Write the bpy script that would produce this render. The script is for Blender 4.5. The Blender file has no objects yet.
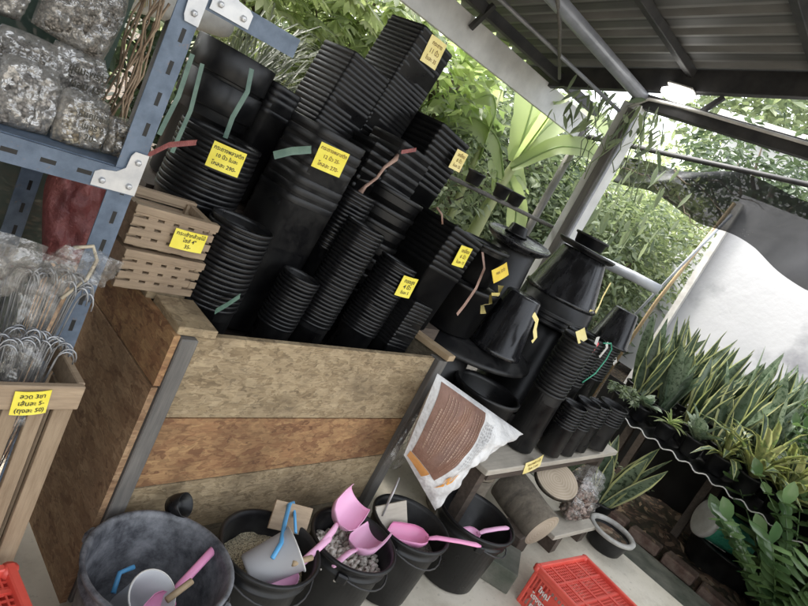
import bpy, math, random
from mathutils import Vector, Matrix, Euler
random.seed(7)
R=math.radians; V=Vector
sc=bpy.context.scene; COL=bpy.context.collection
rnd=random.random
def ru(a,b): return a+(b-a)*rnd()
# ------------------------------------------------------------------ mesh builder
class MB:
    def __init__(s): s.v=[]; s.f=[]; s.sm=[]
    def add(s,vs,fs,M=None,smooth=False):
        n=len(s.v)
        s.v+= [tuple(M@V(p)) for p in vs] if M is not None else [tuple(p) for p in vs]
        s.f+=[tuple(i+n for i in f) for f in fs]; s.sm+=[smooth]*len(fs); return s
    def box(s,c,d,rot=None,bev=0.0,M=None):
        x,y,z=[k/2 for k in d]
        T=Matrix.Translation(V(c))
        if rot is not None: T=T@(rot if isinstance(rot,Matrix) else Euler(rot).to_matrix().to_4x4())
        if M is not None: T=M@T
        b=min(bev,x*.9,y*.9,z*.9)
        if b<=0:
            vs=[(i*x,j*y,k*z) for k in(-1,1) for j in(-1,1) for i in(-1,1)]
            fs=[(0,2,3,1),(4,5,7,6),(0,1,5,4),(2,6,7,3),(0,4,6,2),(1,3,7,5)]
            return s.add(vs,fs,T)
        vs=[];idx={}
        for i in(-1,1):
            for j in(-1,1):
                for k in(-1,1):
                    for a,q in enumerate(((x,y-b,z-b),(x-b,y,z-b),(x-b,y-b,z))):
                        idx[i,j,k,a]=len(vs); vs.append((i*q[0],j*q[1],k*q[2]))
        fs=[]
        for i in(-1,1):
            fs.append([idx[i,-1,-1,0],idx[i,1,-1,0],idx[i,1,1,0],idx[i,-1,1,0]][::i])
            fs.append([idx[-1,i,-1,1],idx[-1,i,1,1],idx[1,i,1,1],idx[1,i,-1,1]][::i])
            fs.append([idx[-1,-1,i,2],idx[1,-1,i,2],idx[1,1,i,2],idx[-1,1,i,2]][::i])
        for j in(-1,1):
            for k in(-1,1):
                fs.append([idx[-1,j,k,1],idx[1,j,k,1],idx[1,j,k,2],idx[-1,j,k,2]][::j*k])
                fs.append([idx[j,-1,k,0],idx[j,-1,k,2],idx[j,1,k,2],idx[j,1,k,0]][::j*k])
                fs.append([idx[j,k,-1,0],idx[j,k,1,0],idx[j,k,1,1],idx[j,k,-1,1]][::j*k])
                for i in(-1,1): fs.append([idx[i,j,k,0],idx[i,j,k,1],idx[i,j,k,2]][::i*j*k])
        return s.add(vs,fs,T)
    def lathe(s,prof,n=28,M=None,sq=0,wob=0,smooth=True,cap0=False,cap1=False,a0=0,a1=2*math.pi):
        vs=[];full=abs(a1-a0-2*math.pi)<1e-6; m=n if full else n+1
        if sq:
            cr=sq; pts=[]
            for q in range(4):
                c0=math.pi/2*q; cx,cy=[(1-cr,1-cr),(-1+cr,1-cr),(-1+cr,-1+cr),(1-cr,-1+cr)][q]
                for k_ in range(6): pts.append((cx+cr*math.cos(c0+math.pi/10*k_),cy+cr*math.sin(c0+math.pi/10*k_)))
            n=m=len(pts)
            for r,z in prof: vs+=[(r*x_,r*y_,z) for x_,y_ in pts]
            prof_=[]
        else: prof_=prof
        ph=ru(0,6)
        for r,z in prof_:
            for i in range(m):
                a=a0+(a1-a0)*i/n; k=1.0
                if wob: k*=1+wob*math.sin(2*a+ph)+wob*.6*math.sin(3*a+ph*2)
                vs.append((r*k*math.cos(a),r*k*math.sin(a),z))
        fs=[]
        for j in range(len(prof)-1):
            for i in range(n if full else n):
                i2=(i+1)%m if full else i+1
                fs.append((j*m+i,j*m+i2,(j+1)*m+i2,(j+1)*m+i))
        if cap0: fs.append(tuple(range(m))[::-1])
        if cap1: fs.append(tuple((len(prof)-1)*m+i for i in range(m)))
        return s.add(vs,fs,M,smooth)
    def tube(s,pts,r,n=8,M=None,cap=True,flat=1.0):
        pts=[V(p) for p in pts]; rs=r if isinstance(r,(list,tuple)) else [r]*len(pts)
        vs=[];fs=[];up=None
        for i,p in enumerate(pts):
            t=(pts[min(i+1,len(pts)-1)]-pts[max(i-1,0)]).normalized()
            if up is None: up=V((0,0,1)) if abs(t.z)<.9 else V((1,0,0))
            b=t.cross(up).normalized(); up=b.cross(t).normalized()
            for k in range(n):
                a=2*math.pi*k/n; vs.append(p+(b*math.cos(a)+up*math.sin(a)*flat)*rs[i])
        for j in range(len(pts)-1):
            for k in range(n): fs.append((j*n+k,j*n+(k+1)%n,(j+1)*n+(k+1)%n,(j+1)*n+k))
        if cap: fs+= [tuple(range(n))[::-1],tuple((len(pts)-1)*n+k for k in range(n))]
        return s.add(vs,fs,M,True)
    def ribbon(s,pts,w,wid=None,M=None,fold=0.0):
        # blade leaf: pts centre line, w list of widths, wid width direction
        pts=[V(p) for p in pts]; vs=[];fs=[]
        for i,p in enumerate(pts):
            t=(pts[min(i+1,len(pts)-1)]-pts[max(i-1,0)]).normalized()
            d=V(wid) if wid is not None else t.cross(V((0,0,1)))
            d=(d-t*d.dot(t)); d=d.normalized() if d.length>1e-6 else V((1,0,0))
            nrm=t.cross(d)
            vs+=[p-d*w[i]/2+nrm*fold*w[i],p,p+d*w[i]/2+nrm*fold*w[i]]
        for j in range(len(pts)-1):
            fs+=[(3*j,3*j+1,3*j+4,3*j+3),(3*j+1,3*j+2,3*j+5,3*j+4)]
        return s.add(vs,fs,M,True)
    def mesh(s,name,mat):
        me=bpy.data.meshes.new(name); me.from_pydata(s.v,[],s.f); 
        me.polygons.foreach_set('use_smooth',s.sm)
        for m in (mat if isinstance(mat,(list,tuple)) else [mat]): me.materials.append(m)
        me.update(); return me
def ob(name,mb,mat,parent=None,loc=(0,0,0),rot=(0,0,0)):
    me=mb if isinstance(mb,bpy.types.Mesh) else mb.mesh(name,mat)
    o=bpy.data.objects.new(name,me); COL.objects.link(o); o.location=loc; o.rotation_euler=rot
    if parent: o.parent=parent
    return o
def tag(o,label=None,cat=None,group=None,kind=None):
    if label: o['label']=label
    if cat: o['category']=cat
    if group: o['group']=group
    if kind: o['kind']=kind
    return o
def thing(name,label,cat,loc=(0,0,0),rot=(0,0,0),group=None):
    o=bpy.data.objects.new(name,None); COL.objects.link(o); o.location=loc; o.rotation_euler=rot
    o.empty_display_size=.05
    return tag(o,label,cat,group)
def copy_tree(o,parent=None):
    c=o.copy(); COL.objects.link(c)
    if parent is not None: c.parent=parent
    for ch in [k for k in bpy.data.objects if k.parent==o]: copy_tree(ch,c)
    return c
# ------------------------------------------------------------------ materials
class NT:
    def __init__(s,name):
        s.m=bpy.data.materials.new(name); s.m.use_nodes=True; s.t=s.m.node_tree; s.t.nodes.clear()
        s.out=s.n('ShaderNodeOutputMaterial'); s.b=s.n('ShaderNodeBsdfPrincipled'); s.l(s.b.outputs[0],s.out.inputs[0])
    def n(s,k,**p):
        x=s.t.nodes.new(k)
        for a,b in p.items(): setattr(x,a,b)
        return x
    def l(s,a,b): s.t.links.new(a,b)
    def co(s,scale=(1,1,1),kind='Object',rot=(0,0,0)):
        tc=s.n('ShaderNodeTexCoord'); mp=s.n('ShaderNodeMapping'); mp.inputs['Scale'].default_value=scale; mp.inputs['Rotation'].default_value=rot
        s.l(tc.outputs[kind],mp.inputs[0]); return mp.outputs[0]
    def noise(s,scale,co=None,detail=4,rough=.6):
        x=s.n('ShaderNodeTexNoise'); x.inputs['Scale'].default_value=scale; x.inputs['Detail'].default_value=detail; x.inputs['Roughness'].default_value=rough
        if co is not None: s.l(co,x.inputs['Vector'])
        return x.outputs['Fac']
    def vor(s,scale,co=None,out='Color'):
        x=s.n('ShaderNodeTexVoronoi'); x.inputs['Scale'].default_value=scale
        if co is not None: s.l(co,x.inputs['Vector'])
        return x.outputs[out]
    def ramp(s,fac,stops):
        x=s.n('ShaderNodeValToRGB'); e=x.color_ramp.elements
        while len(e)<len(stops): e.new(.5)
        for i,(p,c) in enumerate(stops): e[i].position=p; e[i].color=(*c,1) if len(c)==3 else c
        s.l(fac,x.inputs[0]); return x.outputs[0]
    def mix(s,f,a,b,mode='MIX'):
        x=s.n('ShaderNodeMix',data_type='RGBA',blend_type=mode)
        for v,i in ((f,0),(a,6),(b,7)):
            if isinstance(v,(int,float)): x.inputs[i].default_value=v
            elif isinstance(v,tuple): x.inputs[i].default_value=(*v,1)
            else: s.l(v,x.inputs[i])
        return x.outputs[2]
    def bump(s,h,st=.3,d=.01):
        x=s.n('ShaderNodeBump'); x.inputs['Strength'].default_value=st; x.inputs['Distance'].default_value=d
        s.l(h,x.inputs['Height']); s.l(x.outputs[0],s.b.inputs['Normal']); return x
    def set(s,**k):
        for a,v in k.items():
            i=s.b.inputs[a.replace('_',' ')]
            if isinstance(v,(int,float)): i.default_value=v
            elif isinstance(v,tuple): i.default_value=(*v,1)
            else: s.l(v,i)
        return s
def two(name,a,b,scale=8,rough=.6,bump=.2,bd=.004,lo=.35,hi=.65,spec=.5,metal=0,bs=None,co=(1,1,1)):
    t=NT(name); c=t.co(co); f=t.noise(scale,c,6)
    t.set(Base_Color=t.ramp(f,[(lo,a),(hi,b)]),Roughness=rough,Metallic=metal)
    t.b.inputs['Specular IOR Level'].default_value=spec
    if bump: t.bump(t.noise(bs or scale*4,c,5),bump,bd)
    return t.m
def plastic_black(name,base=.010,dust=.05,r0=.28,r1=.55):
    t=NT(name); c=t.co(); f=t.noise(9,c,6,.65); g=t.noise(60,c,3)
    oi=t.n('ShaderNodeObjectInfo')
    col=t.ramp(f,[(.42,(base,base,base*1.15)),(.78,(dust,dust*.98,dust*.93))])
    t.set(Base_Color=col,Roughness=t.ramp(f,[(.35,(r0,)*3),(.7,(r1,)*3)]))
    t.b.inputs['Specular IOR Level'].default_value=.38; t.bump(g,.06,.002); return t.m
MBK=plastic_black('black_plastic',.006,.022,.25,.5); MBK2=plastic_black('dusty_black_plastic',.007,.036,.32,.6); MBK3=plastic_black('deep_black_plastic',.0035,.010,.30,.45)
def shiny():
    t=NT('glossy_black_plastic'); c=t.co((1,1,.15)); f=t.noise(26,c,4)
    t.set(Base_Color=t.ramp(f,[(.4,(.006,.006,.007)),(.75,(.03,.03,.033))]),Roughness=t.ramp(f,[(.4,(.16,)*3),(.7,(.4,)*3)]))
    return t.m
MGL=shiny()
def osb(name,a,b,c_,dark,scale=22):
    t=NT(name); c=t.co((1,1,2.0)); w=t.noise(3,c,3)
    wv=t.n('ShaderNodeVectorMath',operation='ADD'); t.l(c,wv.inputs[0]); 
    nz=t.n('ShaderNodeTexNoise'); nz.inputs['Scale'].default_value=22; t.l(c,nz.inputs['Vector'])
    sv=t.n('ShaderNodeVectorMath',operation='SCALE'); sv.inputs[3].default_value=.11; t.l(nz.outputs['Color'],sv.inputs[0]); t.l(sv.outputs[0],wv.inputs[1])
    vc=t.n('ShaderNodeTexVoronoi'); vc.inputs['Scale'].default_value=scale; t.l(wv.outputs[0],vc.inputs['Vector'])
    hs=t.n('ShaderNodeSeparateColor'); t.l(vc.outputs['Color'],hs.inputs[0])
    fl=t.ramp(hs.outputs[0],[(0,a),(.45,b),(.8,c_),(1,a)])
    v2=t.n('ShaderNodeTexVoronoi'); v2.inputs['Scale'].default_value=scale*2.3; t.l(wv.outputs[0],v2.inputs['Vector'])
    h2=t.n('ShaderNodeSeparateColor'); t.l(v2.outputs['Color'],h2.inputs[0])
    fl=t.mix(.45,fl,t.ramp(h2.outputs[1],[(0,dark),(.35,a),(.75,b),(1,c_)]))
    gr=t.noise(5,t.co((6,6,60)),5)
    fl=t.mix(t.ramp(gr,[(.35,(.3,)*3),(.6,(0,)*3)]),fl,dark)
    st=t.noise(4,t.co(),5)
    fl=t.mix(t.ramp(st,[(.5,(0,)*3),(.72,(.6,)*3)]),fl,dark)
    t.set(Base_Color=fl,Roughness=.75); t.bump(hs.outputs[1],.5,.0035); return t.m
OSB_P=osb('pale_chipboard',(.33,.245,.14),(.47,.365,.225),(.22,.155,.085),(.09,.065,.04),26)
OSB_R=osb('red_brown_chipboard',(.30,.15,.07),(.46,.28,.13),(.17,.075,.035),(.09,.045,.022),20)
OSB_G=osb('grey_brown_chipboard',(.24,.20,.135),(.35,.29,.2),(.16,.13,.085),(.07,.055,.04),24)
OSB_S=osb('shaded_chipboard',(.30,.18,.095),(.42,.28,.16),(.19,.10,.05),(.10,.055,.03),20)
def wood(name,a,b,co=(2,2,30),scale=3,rough=.65):
    t=NT(name); c=t.co(co); f=t.noise(scale,c,7,.7); g=t.noise(2.5,t.co(),4)
    col=t.mix(t.ramp(g,[(.4,(0,)*3),(.75,(.55,)*3)]),t.ramp(f,[(.3,a),(.7,b)]),tuple(x*.35 for x in a))
    t.set(Base_Color=col,Roughness=rough); t.bump(f,.35,.003); return t.m
W_GREY=wood('weathered_grey_timber',(.10,.095,.09),(.20,.185,.165),(25,25,2))
W_TAN=wood('tan_timber',(.34,.24,.14),(.50,.38,.24),(4,4,4),4)
W_CRATE=wood('crate_timber',(.26,.185,.12),(.44,.33,.22),(3,30,30),3)
W_CRATEV=wood('crate_slat_timber',(.22,.155,.095),(.36,.27,.18),(30,30,3),3)
W_PALE=wood('pale_board',(.40,.36,.30),(.55,.50,.42),(3,20,20),3)
W_DARK=wood('old_dark_timber',(.05,.038,.03),(.12,.09,.07),(3,20,20),3)
def bark():
    t=NT('bark'); c=t.co((1,1,.25)); f=t.noise(22,c,8,.7)
    t.set(Base_Color=t.ramp(f,[(.3,(.06,.05,.04)),(.65,(.2,.17,.13))]),Roughness=.9); t.bump(f,.8,.01); return t.m
BARK=bark()
def logend():
    t=NT('log_end_rings'); c=t.co(); w=t.n('ShaderNodeTexWave',wave_type='RINGS'); w.rings_direction='X'; w.inputs['Scale'].default_value=22; w.inputs['Distortion'].default_value=3; t.l(c,w.inputs[0])
    t.set(Base_Color=t.mix(.35,t.ramp(w.outputs[1],[(0,(.46,.37,.27)),(1,(.60,.50,.38))]),t.ramp(t.noise(9,c,5),[(.3,(.2,.15,.1)),(.7,(.5,.42,.32))])),Roughness=.8); return t.m
LOGEND=logend()
BLUE=two('blue_grey_painted_steel',(.075,.105,.15),(.13,.17,.23),30,.42,.1,.001)
ZINC=two('zinc_plate',(.45,.46,.48),(.62,.62,.62),20,.4,.1,.001,metal=.6)
HOLE=two('hole_shadow',(.004,.004,.004),(.01,.01,.01),30,.9,0)
CONC=None
def concrete():
    t=NT('concrete_floor'); c=t.co(); f=t.noise(1.6,c,8,.65); g=t.noise(45,c,5); h=t.noise(6,c,6,.7)
    col=t.ramp(f,[(.3,(.44,.39,.31)),(.55,(.62,.57,.47)),(.75,(.68,.63,.54))])
    col=t.mix(t.ramp(h,[(.5,(0,)*3),(.75,(.6,)*3)]),col,(.34,.29,.22))
    col=t.mix(t.ramp(g,[(.6,(0,)*3),(.72,(.4,)*3)]),col,(.16,.14,.11))
    t.set(Base_Color=col,Roughness=.8); t.bump(g,.25,.003); return t.m
CONC=concrete()
MOSS=two('mossy_concrete',(.06,.068,.05),(.15,.145,.12),7,.9,.5,.01)
def soil():
    t=NT('soil_and_litter'); c=t.co(); v=t.vor(32,c); f=t.noise(5,c,7)
    sp=t.n('ShaderNodeSeparateColor'); t.l(v,sp.inputs[0])
    col=t.ramp(sp.outputs[0],[(0,(.03,.02,.014)),(.55,(.07,.045,.03)),(.85,(.17,.10,.065)),(1,(.3,.23,.16))])
    col=t.mix(t.ramp(f,[(.4,(0,)*3),(.7,(.8,)*3)]),col,(.035,.04,.02))
    t.set(Base_Color=col,Roughness=.95); t.bump(sp.outputs[1],.9,.02); return t.m
SOIL=soil()
BRICK=two('worn_red_brick',(.10,.055,.042),(.22,.16,.125),14,.9,.6,.01)
YEL=two('yellow_card',(.80,.67,.055),(.88,.77,.11),12,.55,.1,.001)
YEL2=two('sun_faded_yellow_card',(.80,.66,.22),(.88,.76,.36),12,.5,.1,.001)
YELO=two('orange_yellow_card',(.75,.50,.02),(.85,.62,.05),12,.5,.1,.001)
INK=two('marker_ink',(.02,.02,.015),(.06,.05,.03),50,.6,0)
INKB=two('brown_marker_ink',(.16,.09,.02),(.26,.15,.03),50,.6,0)
PINK=NT('pink_plastic').set(Base_Color=(.90,.49,.71),Roughness=.33,Subsurface_Weight=.0).m
PINK2=NT('deep_pink_plastic').set(Base_Color=(.86,.34,.57),Roughness=.36,Subsurface_Weight=.0).m
PINK2.node_tree.nodes['Principled BSDF'].inputs['Subsurface Radius'].default_value=(.02,.01,.01)
PINK.node_tree.nodes['Principled BSDF'].inputs['Subsurface Radius'].default_value=(.02,.01,.01)
BLUEP=NT('light_blue_plastic').set(Base_Color=(.10,.36,.66),Roughness=.35).m
CLOUDY=NT('cloudy_plastic').set(Base_Color=(.74,.74,.76),Roughness=.4,Transmission_Weight=.35,Alpha=.86).m
RED=two('red_crate_plastic',(.66,.075,.055),(.76,.12,.085),9,.42,.05,.001)
WHITEP=two('grimy_white_plastic',(.50,.48,.45),(.68,.67,.64),12,.5,.1,.001)
WTXT=NT('white_lettering').set(Base_Color=(.78,.76,.72),Roughness=.6).m
OTXT=NT('orange_lettering').set(Base_Color=(.68,.30,.05),Roughness=.6).m
def film(nm,f0,f1):
    t=NT(nm); tr=t.n('ShaderNodeBsdfTransparent'); g=t.n('ShaderNodeBsdfGlossy'); d=t.n('ShaderNodeBsdfDiffuse'); a=t.n('ShaderNodeMixShader'); b=t.n('ShaderNodeMixShader')
    c=t.co(); f=t.noise(18,c,5,.7); r=t.n('ShaderNodeValToRGB'); r.color_ramp.elements[0].position=.42; r.color_ramp.elements[1].position=.68; t.l(f,r.inputs[0])
    g.inputs['Roughness'].default_value=.26; g.inputs['Color'].default_value=(.62,.61,.60,1); d.inputs['Color'].default_value=(.60,.575,.53,1)
    bp=t.n('ShaderNodeBump'); bp.inputs['Strength'].default_value=1; bp.inputs['Distance'].default_value=.02; t.l(t.noise(14,c,4),bp.inputs['Height']); t.l(bp.outputs[0],g.inputs['Normal'])
    t.l(g.outputs[0],a.inputs[1]); t.l(d.outputs[0],a.inputs[2]); a.inputs[0].default_value=.35
    mp=t.n('ShaderNodeMapRange'); mp.inputs[3].default_value=f0; mp.inputs[4].default_value=f1; t.l(r.outputs[0],mp.inputs[0])
    t.l(mp.outputs[0],b.inputs[0]); t.l(tr.outputs[0],b.inputs[1]); t.l(a.outputs[0],b.inputs[2]); t.l(b.outputs[0],t.out.inputs[0]); return t.m
FILM=film('clear_film',.05,.42); FILM2=film('hazy_film',.38,.80)
def gravel(name,cs,scale=110,bd=.006,rough=.8):
    t=NT(name); c=t.co(); v=t.n('ShaderNodeTexVoronoi'); v.inputs['Scale'].default_value=scale; t.l(c,v.inputs['Vector'])
    sp=t.n('ShaderNodeSeparateColor'); t.l(v.outputs['Color'],sp.inputs[0])
    col=t.ramp(sp.outputs[0],[(i/(len(cs)-1),k) for i,k in enumerate(cs)])
    dk=t.ramp(v.outputs['Distance'],[(.35,(1,1,1)),(.8,(.25,.25,.25))])
    col=t.mix(1,col,dk,'MULTIPLY')
    iv=t.n('ShaderNodeMath',operation='SUBTRACT'); iv.inputs[0].default_value=1; t.l(v.outputs['Distance'],iv.inputs[1])
    t.set(Base_Color=col,Roughness=rough); t.bump(iv.outputs[0],1,bd); return t.m
G_GREY=gravel('grey_grit',[(.10,.09,.08),(.22,.20,.18),(.33,.30,.27),(.42,.39,.35)],150,.003)
G_BEIGE=gravel('beige_grit',[(.18,.14,.09),(.34,.28,.19),(.42,.36,.27),(.5,.45,.35)],120,.004)
G_DARK=gravel('dark_grit',[(.09,.08,.065),(.17,.15,.125),(.25,.22,.185),(.33,.295,.25)],190,.003)
G_BARK=gravel('bark_chips',[(.06,.035,.03),(.16,.10,.08),(.30,.21,.17),(.42,.34,.3)],60,.012)
SAND=gravel('yellowish_grain',[(.58,.50,.33),(.68,.60,.42),(.76,.69,.5)],260,.003)
PEB=two('grey_pebble',(.16,.15,.14),(.42,.39,.36),30,.7,.2,.002)
WIRE=NT('galvanised_wire').set(Base_Color=(.34,.35,.37),Roughness=.38,Metallic=.9).m
def leafmat(name,a,b,trans=.45,rough=.45,patch=None,bright=1.0,stripe=None):
    t=NT(name); g=t.n('ShaderNodeNewGeometry'); c=t.co()
    f=t.mix(.45,t.n('ShaderNodeNewGeometry').outputs['Random Per Island'],t.noise(2.2,c,4))
    col=t.ramp(f,[(.22,a),(.75,b)])
    if patch: col=t.mix(t.ramp(t.noise(patch[1],c,5,.7),[(.48,(0,)*3),(.6,(1,)*3)]),col,patch[0])
    t.set(Base_Color=col,Roughness=rough)
    tr=t.n('ShaderNodeBsdfTranslucent'); mx=t.n('ShaderNodeMixShader'); mx.inputs[0].default_value=trans
    c2=t.mix(1,col,(1.45,1.5,1.1),'MULTIPLY'); t.l(c2,tr.inputs[0])
    t.l(t.b.outputs[0],mx.inputs[1]); t.l(tr.outputs[0],mx.inputs[2]); t.l(mx.outputs[0],t.out.inputs[0]); return t.m
L_LIGHT=leafmat('light_green_leaf',(.26,.31,.18),(.52,.56,.38),.5)
L_MID=leafmat('mid_green_leaf',(.10,.135,.085),(.28,.325,.21),.4)
L_DARK=leafmat('dark_green_leaf',(.035,.055,.032),(.12,.16,.10),.3)
L_DRY=leafmat('grey_green_frond',(.10,.12,.08),(.20,.22,.16),.3)
L_BAN=leafmat('banana_leaf',(.28,.36,.17),(.48,.54,.30),.55,.35)
L_SNAKE=leafmat('snake_plant_leaf',(.06,.09,.06),(.20,.26,.17),.12,.33,((.035,.06,.03),38))
L_SNAKE2=leafmat('grey_snake_plant_leaf',(.20,.26,.18),(.38,.44,.34),.15,.3,((.06,.11,.06),45))
L_VAR=leafmat('yellow_margined_leaf',(.40,.42,.16),(.68,.66,.34),.3,.3,((.22,.3,.12),14))
L_YEL=leafmat('yellow_leaf_margin',(.42,.45,.20),(.64,.62,.36),.25,.35)
L_ZZ=leafmat('glossy_dark_leaf',(.05,.10,.04),(.18,.28,.12),.2,.18)
STEM=two('pale_green_stem',(.26,.32,.12),(.46,.47,.26),6,.5,.2,.004,co=(1,1,.3))
TRUNK=two('tree_bark',(.05,.04,.03),(.17,.14,.1),12,.9,.8,.02,co=(1,1,.2))
TERR=two('roof_sheet_metal',(.20,.20,.195),(.28,.28,.27),3,.6,.1,.002)
GALV=two('galvanised_pipe',(.26,.27,.30),(.38,.39,.43),8,.45,.1,.001,metal=.35)
DKST=two('dark_steel',(.018,.018,.02),(.045,.043,.042),9,.55,.1,.001)
WPAINT=two('grimy_white_paint',(.58,.58,.57),(.80,.80,.79),4,.6,.15,.002,co=(1,1,1))
PVC=two('grey_pvc',(.34,.36,.40),(.45,.47,.5),8,.4,0)
WALLW=two('white_sheet',(.20,.20,.22),(.52,.52,.53),1.1,.7,.2,.03,.30,.44)
PINKBAG=two('faded_red_plastic',(.16,.04,.04),(.33,.11,.10),9,.45,.5,.02)
GRTAPE=two('green_plastic_tape',(.06,.12,.09),(.13,.21,.16),20,.4,.1,.001)
BRTAPE=two('brown_twine',(.26,.15,.11),(.42,.28,.22),20,.6,.1,.001)
def sackm():
    t=NT('white_woven_sack'); c=t.co(); f=t.noise(7,c,5); g=t.vor(120,c,'Distance')
    t.set(Base_Color=t.ramp(f,[(.35,(.50,.49,.48)),(.6,(.74,.73,.72))]),Roughness=.5)
    b=t.bump(t.noise(14,c,3,.6),.8,.02); return t.m
SACK=sackm()
SACKB=two('brown_sack_print',(.15,.07,.045),(.24,.125,.085),8,.5,.5,.01)
SACKO=two('orange_sack_print',(.55,.25,.07),(.62,.32,.12),8,.5,.3,.01)
GREENP=two('green_sack_plastic',(.03,.26,.16),(.07,.38,.25),8,.45,.6,.02)
def net(name,col,cover):
    t=NT(name); c=t.co(); f=t.noise(5,c,4); w=t.n('ShaderNodeTexNoise'); w.inputs['Scale'].default_value=90; t.l(c,w.inputs[0])
    tr=t.n('ShaderNodeBsdfTransparent'); mx=t.n('ShaderNodeMixShader'); mp=t.n('ShaderNodeMapRange'); mp.inputs[3].default_value=cover; mp.inputs[4].default_value=1
    t.l(t.mix(.4,f,w.outputs[0]),mp.inputs[0]); t.set(Base_Color=col,Roughness=.6); t.l(mp.outputs[0],mx.inputs[0]); t.l(tr.outputs[0],mx.inputs[1]); t.l(t.b.outputs[0],mx.inputs[2]); t.l(mx.outputs[0],t.out.inputs[0]); return t.m
NETB=net('black_shade_net',(.012,.013,.020),.80); NETG=net('dark_green_net',(.02,.045,.032),.92)
SCUFF=None
def scuff():
    t=NT('scuffed_grey_black_plastic'); c=t.co(); f=t.noise(11,c,8,.72)
    t.set(Base_Color=t.ramp(f,[(.38,(.04,.042,.05)),(.55,(.16,.165,.18)),(.7,(.27,.27,.29))]),Roughness=.45); t.bump(f,.15,.003); return t.m
SCUFF=scuff()
# ------------------------------------------------------------------ text
def text_mesh(body,size,mat,bold=False):
    c=bpy.data.curves.new('lettering','FONT'); c.body=body; c.size=size; c.align_x='CENTER'; c.align_y='CENTER'; c.resolution_u=2; c.offset=size*(.018 if not bold else .03)
    o=bpy.data.objects.new('lettering',c); COL.objects.link(o); bpy.context.view_layer.update()
    me=bpy.data.meshes.new_from_object(o.evaluated_get(bpy.context.evaluated_depsgraph_get()))
    bpy.data.objects.remove(o); bpy.data.curves.remove(c); me.materials.clear(); me.materials.append(mat); me.name='lettering'; return me
def sign(label,loc,rot,w,h,lines,mat=None,ink=None,bend=.004,cat='price sign'):
    """card: local x right, y up, z towards the viewer"""
    mat=mat or YEL; ink=ink or INK
    t=thing('price_sign',label,cat,loc,(0,0,0)); t.rotation_euler=rot
    m=MB(); n=6; vs=[]
    for j in range(2):
        for i in range(n+1):
            u=i/n-.5; vs.append((u*w,(j-.5)*h,bend*(1-4*u*u)*(1 if bend>0 else 1)))
    for j in range(2):
        for i in range(n+1):
            u=i/n-.5; vs.append((u*w,(j-.5)*h,bend*(1-4*u*u)-.0012))
    k=n+1
    fs=[(i,i+1,k+i+1,k+i) for i in range(n)]+[(2*k+i,3*k+i,3*k+i+1,2*k+i+1) for i in range(n)]
    fs+=[(i,2*k+i,2*k+i+1,i+1) for i in range(n)]+[(k+i,k+i+1,3*k+i+1,3*k+i) for i in range(n)]+[(0,k,3*k,2*k),(n,2*k+n,3*k+n,k+n)]
    m.add(vs,fs); ob('card',m,mat,t)
    for q,(s,sz,yy) in enumerate(lines):
        me=text_mesh(s,sz*h,ink)
        xs=[v.co.x for v in me.vertices]; wd=(max(xs)-min(xs)) if xs else 1; kx=min(1,.9*w/max(wd,1e-6))
        for v in me.vertices:
            x=v.co.x*kx; v.co=(x,v.co.y,bend*(1-4*(x/w)**2)+.0008)
        ob('lettering',me,None,t,(0,yy*h,0))
    return t
def face_rot(right,normal):
    """euler with local x=right, z=normal"""
    z=V(normal).normalized(); x=V(right); x=(x-z*x.dot(z)).normalized(); y=z.cross(x)
    return Matrix((x,y,z)).transposed().to_euler()
# ------------------------------------------------------------------ camera, world, light
cam=bpy.data.cameras.new('camera'); co=bpy.data.objects.new('camera',cam); COL.objects.link(co); sc.camera=co
cam.sensor_width=36; cam.lens=36*615/808; cam.clip_end=500; cam.clip_start=.02
roll=R(27.3);pit=R(13.0);hd=R(38.5)
F0=V((math.cos(hd),math.sin(hd),0)); R0=V((math.sin(hd),-math.cos(hd),0)); Z=V((0,0,1))
F=F0*math.cos(pit)-Z*math.sin(pit); U0=F0*math.sin(pit)+Z*math.cos(pit)
RI=R0*math.cos(roll)+U0*math.sin(roll); UI=-R0*math.sin(roll)+U0*math.cos(roll)
co.matrix_world=Matrix.Translation((0,0,1.4))@Matrix((RI,UI,-F)).transposed().to_4x4()
w=bpy.data.worlds.new('World'); sc.world=w; w.use_nodes=True; nt=w.node_tree
sky=nt.nodes.new('ShaderNodeTexSky'); sky.sky_type='NISHITA'; sky.sun_disc=False; sky.sun_elevation=R(52); sky.sun_rotation=R(-22); sky.dust_density=4; sky.air_density=1.5
hs=nt.nodes.new('ShaderNodeHueSaturation'); hs.inputs['Saturation'].default_value=.25; hs.inputs['Value'].default_value=4.6
nt.links.new(sky.outputs[0],hs.inputs['Color']); nt.links.new(hs.outputs[0],nt.nodes['Background'].inputs[0]); nt.nodes['Background'].inputs[1].default_value=.15
sl=bpy.data.lights.new('sun','SUN'); sl.energy=5.0; sl.angle=R(9); sl.color=(1,.96,.9)
so=bpy.data.objects.new('sun',sl); COL.objects.link(so)
az=R(-22); sd=V((math.sin(az)*math.cos(R(52)),math.cos(az)*math.cos(R(52)),math.sin(R(52))))
so.rotation_euler=sd.to_track_quat('Z','Y').to_euler()
sc.view_settings.view_transform='Standard'; sc.view_settings.look='None'; sc.view_settings.exposure=0
# ------------------------------------------------------------------ ground
def slab(name,x0,x1,y0,y1,z0,z1,mat):
    return tag(ob(name,MB().box(((x0+x1)/2,(y0+y1)/2,(z0+z1)/2),(x1-x0,y1-y0,z1-z0)),mat),kind='structure')
g=MB(); n=40
tag(ob('ground',MB().add([(-60,-60,-.12),(90,-60,-.12),(90,90,-.12),(-60,90,-.12)],[(0,1,2,3)]),SOIL),kind='structure')
slab('concrete_floor',-4,3.48,-5,3.0,-.119,0,CONC)
slab('mossy_gutter',3.483,3.86,-5,6,-.118,-.045,MOSS)
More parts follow.
